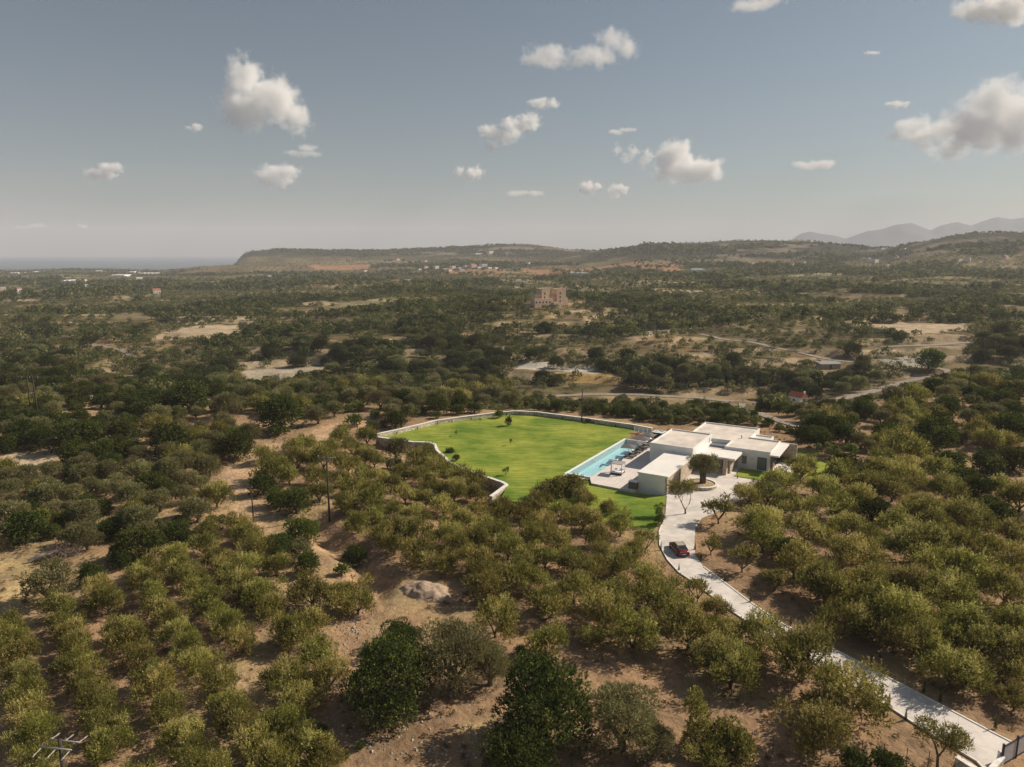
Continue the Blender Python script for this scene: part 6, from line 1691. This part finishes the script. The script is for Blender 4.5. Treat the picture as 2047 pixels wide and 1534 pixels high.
# ------------------------------------------------------------------ clouds: real volumes over the land, far above the haze
def cloud_mat(name, dens_, lobes, size, amp):
    """vapour thickest inside the lobes and torn to wisps at their edges"""
    m, N, L, B = new_mat(name); N.remove(B)
    vol = N.new('ShaderNodeVolumePrincipled'); vol.inputs['Color'].default_value = (1.0, .995, .99, 1); vol.inputs['Anisotropy'].default_value = 0.1
    tc = N.new('ShaderNodeTexCoord'); last = None
    for (cx, cy2, cz, rx, ry, rz) in lobes:
        mp = N.new('ShaderNodeMapping'); mp.vector_type = 'POINT'
        mp.inputs['Scale'].default_value = (1 / rx, 1 / ry, 1 / rz); mp.inputs['Location'].default_value = (-cx / rx, -cy2 / ry, -cz / rz)
        L.new(tc.outputs['Object'], mp.inputs['Vector'])
        ln = N.new('ShaderNodeVectorMath'); ln.operation = 'LENGTH'; L.new(mp.outputs[0], ln.inputs[0])
        if last is None: last = ln.outputs['Value']
        else:
            mn = N.new('ShaderNodeMath'); mn.operation = 'SMOOTH_MIN'; mn.inputs[2].default_value = .25; L.new(last, mn.inputs[0]); L.new(ln.outputs['Value'], mn.inputs[1]); last = mn.outputs[0]
    nz = N.new('ShaderNodeTexNoise'); nz.inputs['Scale'].default_value = 1.0 / size; nz.inputs['Detail'].default_value = 6; nz.inputs['Roughness'].default_value = .62
    L.new(tc.outputs['Object'], nz.inputs['Vector'])
    a_ = N.new('ShaderNodeMath'); a_.operation = 'MULTIPLY_ADD'; a_.inputs[1].default_value = amp; a_.inputs[2].default_value = .80 - amp * .47; L.new(nz.outputs['Fac'], a_.inputs[0])
    b_2 = N.new('ShaderNodeMath'); b_2.operation = 'SUBTRACT'; L.new(a_.outputs[0], b_2.inputs[0]); L.new(last, b_2.inputs[1])
    mr = N.new('ShaderNodeMapRange'); mr.interpolation_type = 'SMOOTHSTEP'; mr.inputs['From Min'].default_value = 0.0; mr.inputs['From Max'].default_value = .80; mr.inputs['To Min'].default_value = 0.0; mr.inputs['To Max'].default_value = dens_
    L.new(b_2.outputs[0], mr.inputs['Value']); L.new(mr.outputs[0], vol.inputs['Density'])
    L.new(vol.outputs[0], N['Material Output'].inputs['Volume'])
    m.cycles.volume_step_rate = .22
    return m
def cloud(u, v, wp, hp, label, dens_=1.0, n=14, seed=0, shape='cumulus', tilt=0.0):
    e = math.atan((767 - v) / F_PX) - PITCH
    D = min(1150 / math.tan(max(e, .03)), 21000)
    d = ray(u, v); k = D / d[1]; c = Vector((d[0] * k, D, CAM_H + d[2] * k))
    W_ = wp * D / F_PX; H_ = hp * D / F_PX
    rg = np.random.default_rng(seed + 400)
    lob = []
    n = 5 if wp < 90 else (8 if wp < 180 else 10)
    for i in range(n):
        if shape == 'cumulus':
            x = rg.uniform(-.30, .30); top = math.sqrt(max(0, 1 - (x / .5) ** 2)); s = rg.uniform(.20, .30)
            z = rg.uniform(-.22, .26) * top; y = rg.uniform(-.2, .2)
            z += tilt * x * 1.2; lob.append((x * W_, y * W_ * .8, z * H_, s * W_, s * W_, min(s * H_ * 1.25, s * W_ * 1.3)))
        else:
            x = -.42 + .84 * i / (n - 1) + rg.normal() * .03; z = tilt * x + rg.normal() * .16; y = rg.normal() * .06; s = rg.uniform(.09, .24)
            lob.append((x * W_, y * W_, z * H_, s * W_, s * W_, s * H_ * 1.5))
    bm = bmesh.new()
    for (x, y, z, rx, ry, rz) in lob:
        mt = Matrix.Translation((x, y, z)) @ Matrix.Diagonal((rx * 1.55, ry * 1.55, rz * 1.55, 1)); bmesh.ops.create_icosphere(bm, subdivisions=3, radius=1.0, matrix=mt)
    me_ = bpy.data.meshes.new('cloud'); bm.to_mesh(me_); bm.free()
    me_.materials.append(cloud_mat('cloud_vapour', 8.5 * dens_ / max(H_, W_ * .5), lob, max(W_, H_) * (.17 if shape == 'cumulus' else .12), 2.6 if shape == 'cumulus' else 3.0))
    o = obj_of(me_, 'cloud', None, c)
    r_ = o.modifiers.new('r', 'REMESH'); r_.mode = 'VOXEL'; r_.voxel_size = max(W_, H_) / 40; r_.use_smooth_shade = True
    tag(o, label, 'cloud', 'scattered fair-weather clouds')
    return o
CL = [(530, 203, 165, 150, 'largest solid white cumulus standing alone over the headland side', 1.5, 18, 'cumulus', 0),
 (202, 340, 82, 38, 'small flat-based cloud over the sea side, low in the sky', .9, 12, 'cumulus', 0),
 (548, 350, 92, 52, 'ragged cloud directly below the largest cumulus', .8, 12, 'cumulus', 0),
 (1170, 105, 205, 62, 'long wispy torn cloud highest in the middle of the sky', .45, 18, 'wisp', .75),
 (1086, 201, 78, 32, 'small wisp just below the long torn cloud', .6, 10, 'cumulus', 0),
 (1024, 266, 108, 52, 'ragged cloud second below the long torn cloud', .7, 14, 'wisp', .8),
 (935, 353, 60, 46, 'small puff leaning over the low middle hills', 1.0, 10, 'cumulus', 0),
 (1047, 390, 78, 22, 'thin flat streak above the middle wooded hill', .5, 9, 'cumulus', 0),
 (1172, 381, 66, 38, 'small puff above the hill dip, first of a touching pair', .9, 10, 'cumulus', 0),
 (1235, 381, 58, 34, 'small puff above the hill dip, second of a touching pair', .9, 10, 'cumulus', 0),
 (1265, 308, 70, 56, 'ragged puff beside the second largest solid cumulus', .6, 11, 'wisp', -.4),
 (1388, 338, 150, 84, 'second largest solid cumulus with its base sloping', 1.2, 16, 'cumulus', -.5),
 (1630, 332, 98, 22, 'thin flat cloud streak between the cumulus and the big bank', .5, 10, 'cumulus', 0),
 (1860, 270, 190, 80, 'ragged front part of the big cloud bank above the mountains', .8, 20, 'wisp', -.4),
 (1990, 250, 230, 150, 'grey-based big cloud bank above the mountains', 1.1, 22, 'cumulus', 0),
 (1985, 22, 170, 62, 'bright cloud cut by the upper corner above the mountains', .9, 16, 'cumulus', 0),
 (1535, 8, 140, 30, 'faint cloud cut by the top edge', .4, 12, 'cumulus', 0),
 (385, 255, 38, 20, 'tiny faint wisp before the largest cumulus', .35, 8, 'cumulus', 0),
 (1796, 210, 56, 18, 'small wisp hovering above the ragged cloud bank', .45, 8, 'cumulus', 0),
 (1738, 108, 34, 11, 'tiny lone faint wisp high above the flat streak', .35, 7, 'cumulus', 0),
 (600, 303, 84, 24, 'faint haze-like wisp between the largest cumulus and the ragged cloud', .25, 9, 'cumulus', 0),
 (1250, 264, 72, 16, 'faint streak just above the ragged puff', .3, 8, 'cumulus', 0),
 (62, 453, 60, 14, 'pale low cloud over the sea horizon, wider one', .5, 8, 'cumulus', 0),
 (168, 456, 28, 14, 'pale low cloud over the sea horizon, smaller one', .5, 7, 'cumulus', 0)]
for i, (u, v, a, b, lab, de, n_, shp, tl) in enumerate(CL):
    cloud(u, v, a, b, lab, de, n_, i, shp, tl)

# ------------------------------------------------------------------ haze
m, N, L, B = new_mat('haze_air'); N.remove(B)
vol = N.new('ShaderNodeVolumePrincipled'); vol.inputs['Color'].default_value = (0.92, 0.925, 1.0, 1)
vol.inputs['Density'].default_value = 0.000105; vol.inputs['Anisotropy'].default_value = 0.0
L.new(vol.outputs[0], N['Material Output'].inputs['Volume'])
tag(MB().box(-14000, 14000, -1200, 14500, -62, 520).build('haze', m), kind='stuff')

# ------------------------------------------------------------------ what sets each tree apart
LM = {'the red car': (1357, 1096), 'the ring planter': (1402, 975), 'the entrance gate': (2020, 1500), 'the spoil heap': (855, 1180), 'the tall power pole': (659, 1043), 'the telephone pole': (507, 1044),
 'the double-crossarm pole': (122, 1503), 'the fallen dead tree': (112, 1118), 'the bare sandy plot': (55, 930), 'the retaining wall end': (985, 990), 'the retaining wall bend': (872, 900), 'the boundary wall tip': (756, 874),
 'the lower white wing': (1300, 985), 'the patio wall': (1578, 918), 'the biggest deep green tree': (1085, 1420), 'the large shaded tree': (772, 1362), 'the tall narrow tree': (1392, 1440), 'the curved-trunk olive': (1703, 1384),
 'the dirt track bend': (470, 965), 'the ridge pole': (560, 795), 'the twin-pole tower': (70, 840), 'the chapel': (1594, 805), 'the stone mansion': (1096, 610), 'the sandy valley field': (560, 748), 'the valley road bend': (1900, 742),
 'the pale hillside field': (1840, 655), 'the lamp-side pole': (1163, 846), 'the golden valley field': (1180, 757), 'the dry straw plot': (40, 1170), 'the far pale slope': (400, 665), 'the sheet-roofed shed': (1655, 735), 'the lone sandy bank': (1620, 1230), 'the orchard glade': (1800, 1345), 'the sunny lower clearing': (1200, 1345), 'the dark corner thicket': (1960, 960), 'the gully': (700, 1110), 'the stepped bank': (2020, 1000), 'the pale cliff': (1110, 740), 'the grassy mansion strip': (900, 606), 'the hillside road': (1550, 694), 'the far terraces': (1370, 582), 'the twin dirt banks': (560, 725), 'the bright green valley tree': (1858, 730), 'the mansion gully': (1095, 660), 'the dry valley slope': (1500, 660), 'the track junction': (150, 695), 'the east dirt track': (1860, 690), 'the long dark thicket': (780, 745), 'the shaded ravine': (660, 765), 'the brown knoll': (1330, 700)}
lmw = {}
for nm_, (u, v) in LM.items():
    g = G(u, v); lmw[nm_] = (g[0], g[1])
TONE = {'bigdark': 'large dark leafy tree', 'biggrey': 'large brownish olive', 'olive': 'green-gold olive tree', 'grey': 'rounded grey-brown olive tree', 'dark': 'dark leafy evergreen tree', 'young': 'open young olive tree', 'shrub': 'low bushy shrub', 'valley': 'dark round valley tree', 'column': 'columnar tree', 'cypress': 'dark cypress'}
ORD = ['first', 'second', 'third', 'fourth', 'fifth', 'sixth', 'seventh', 'eighth', 'ninth', 'tenth', 'eleventh', 'twelfth', 'thirteenth', 'fourteenth', 'fifteenth', 'sixteenth', 'seventeenth', 'eighteenth', 'nineteenth', 'twentieth']
olv = [t for t in TREES if t[4] in ('olive',)]
def px_size(t): return t[3] / max(t[1], 1)
buckets = {}
for t in TREES:
    if t[6]: continue
    ds = sorted(((math.hypot(t[0] - p[0], (t[1] - p[1]) * .8), n_) for n_, p in lmw.items()))
    A = ds[0][1]; a = lmw[A]; best = None
    for dd, n_ in ds[1:9]:
        p = lmw[n_]; v1 = Vector((t[0] - a[0], t[1] - a[1])); v2 = Vector((p[0] - a[0], p[1] - a[1]))
        cs_ = v1.dot(v2) / (v1.length * v2.length + 1e-6)
        if best is None or cs_ > best[0]: best = (cs_, n_)
    buckets.setdefault((t[4] + str(t[7]), A, best[1]), []).append((ds[0][0], t))
for (kd, A, B_n), L_ in buckets.items():
    L_.sort(key=lambda q: q[0])
    for i, (dd, t) in enumerate(L_):
        tn = TONE[t[4]]
        if t[7] == 'farolive': tn = 'grey-green round valley tree'
        if t[7] == 'fresh': tn = 'bright green leafy ' + ('shrub' if t[4] == 'shrub' else 'tree')
        elif t[7] == 'olive' and t[4] == 'dark': tn = 'dense olive-green tree'
        elif t[7] == 'dark' and t[4] == 'shrub': tn = 'low dark shrub'
        t[5]['label'] = '%s, %s out from %s towards %s' % (tn, ORD[min(i, 19)], A, B_n)
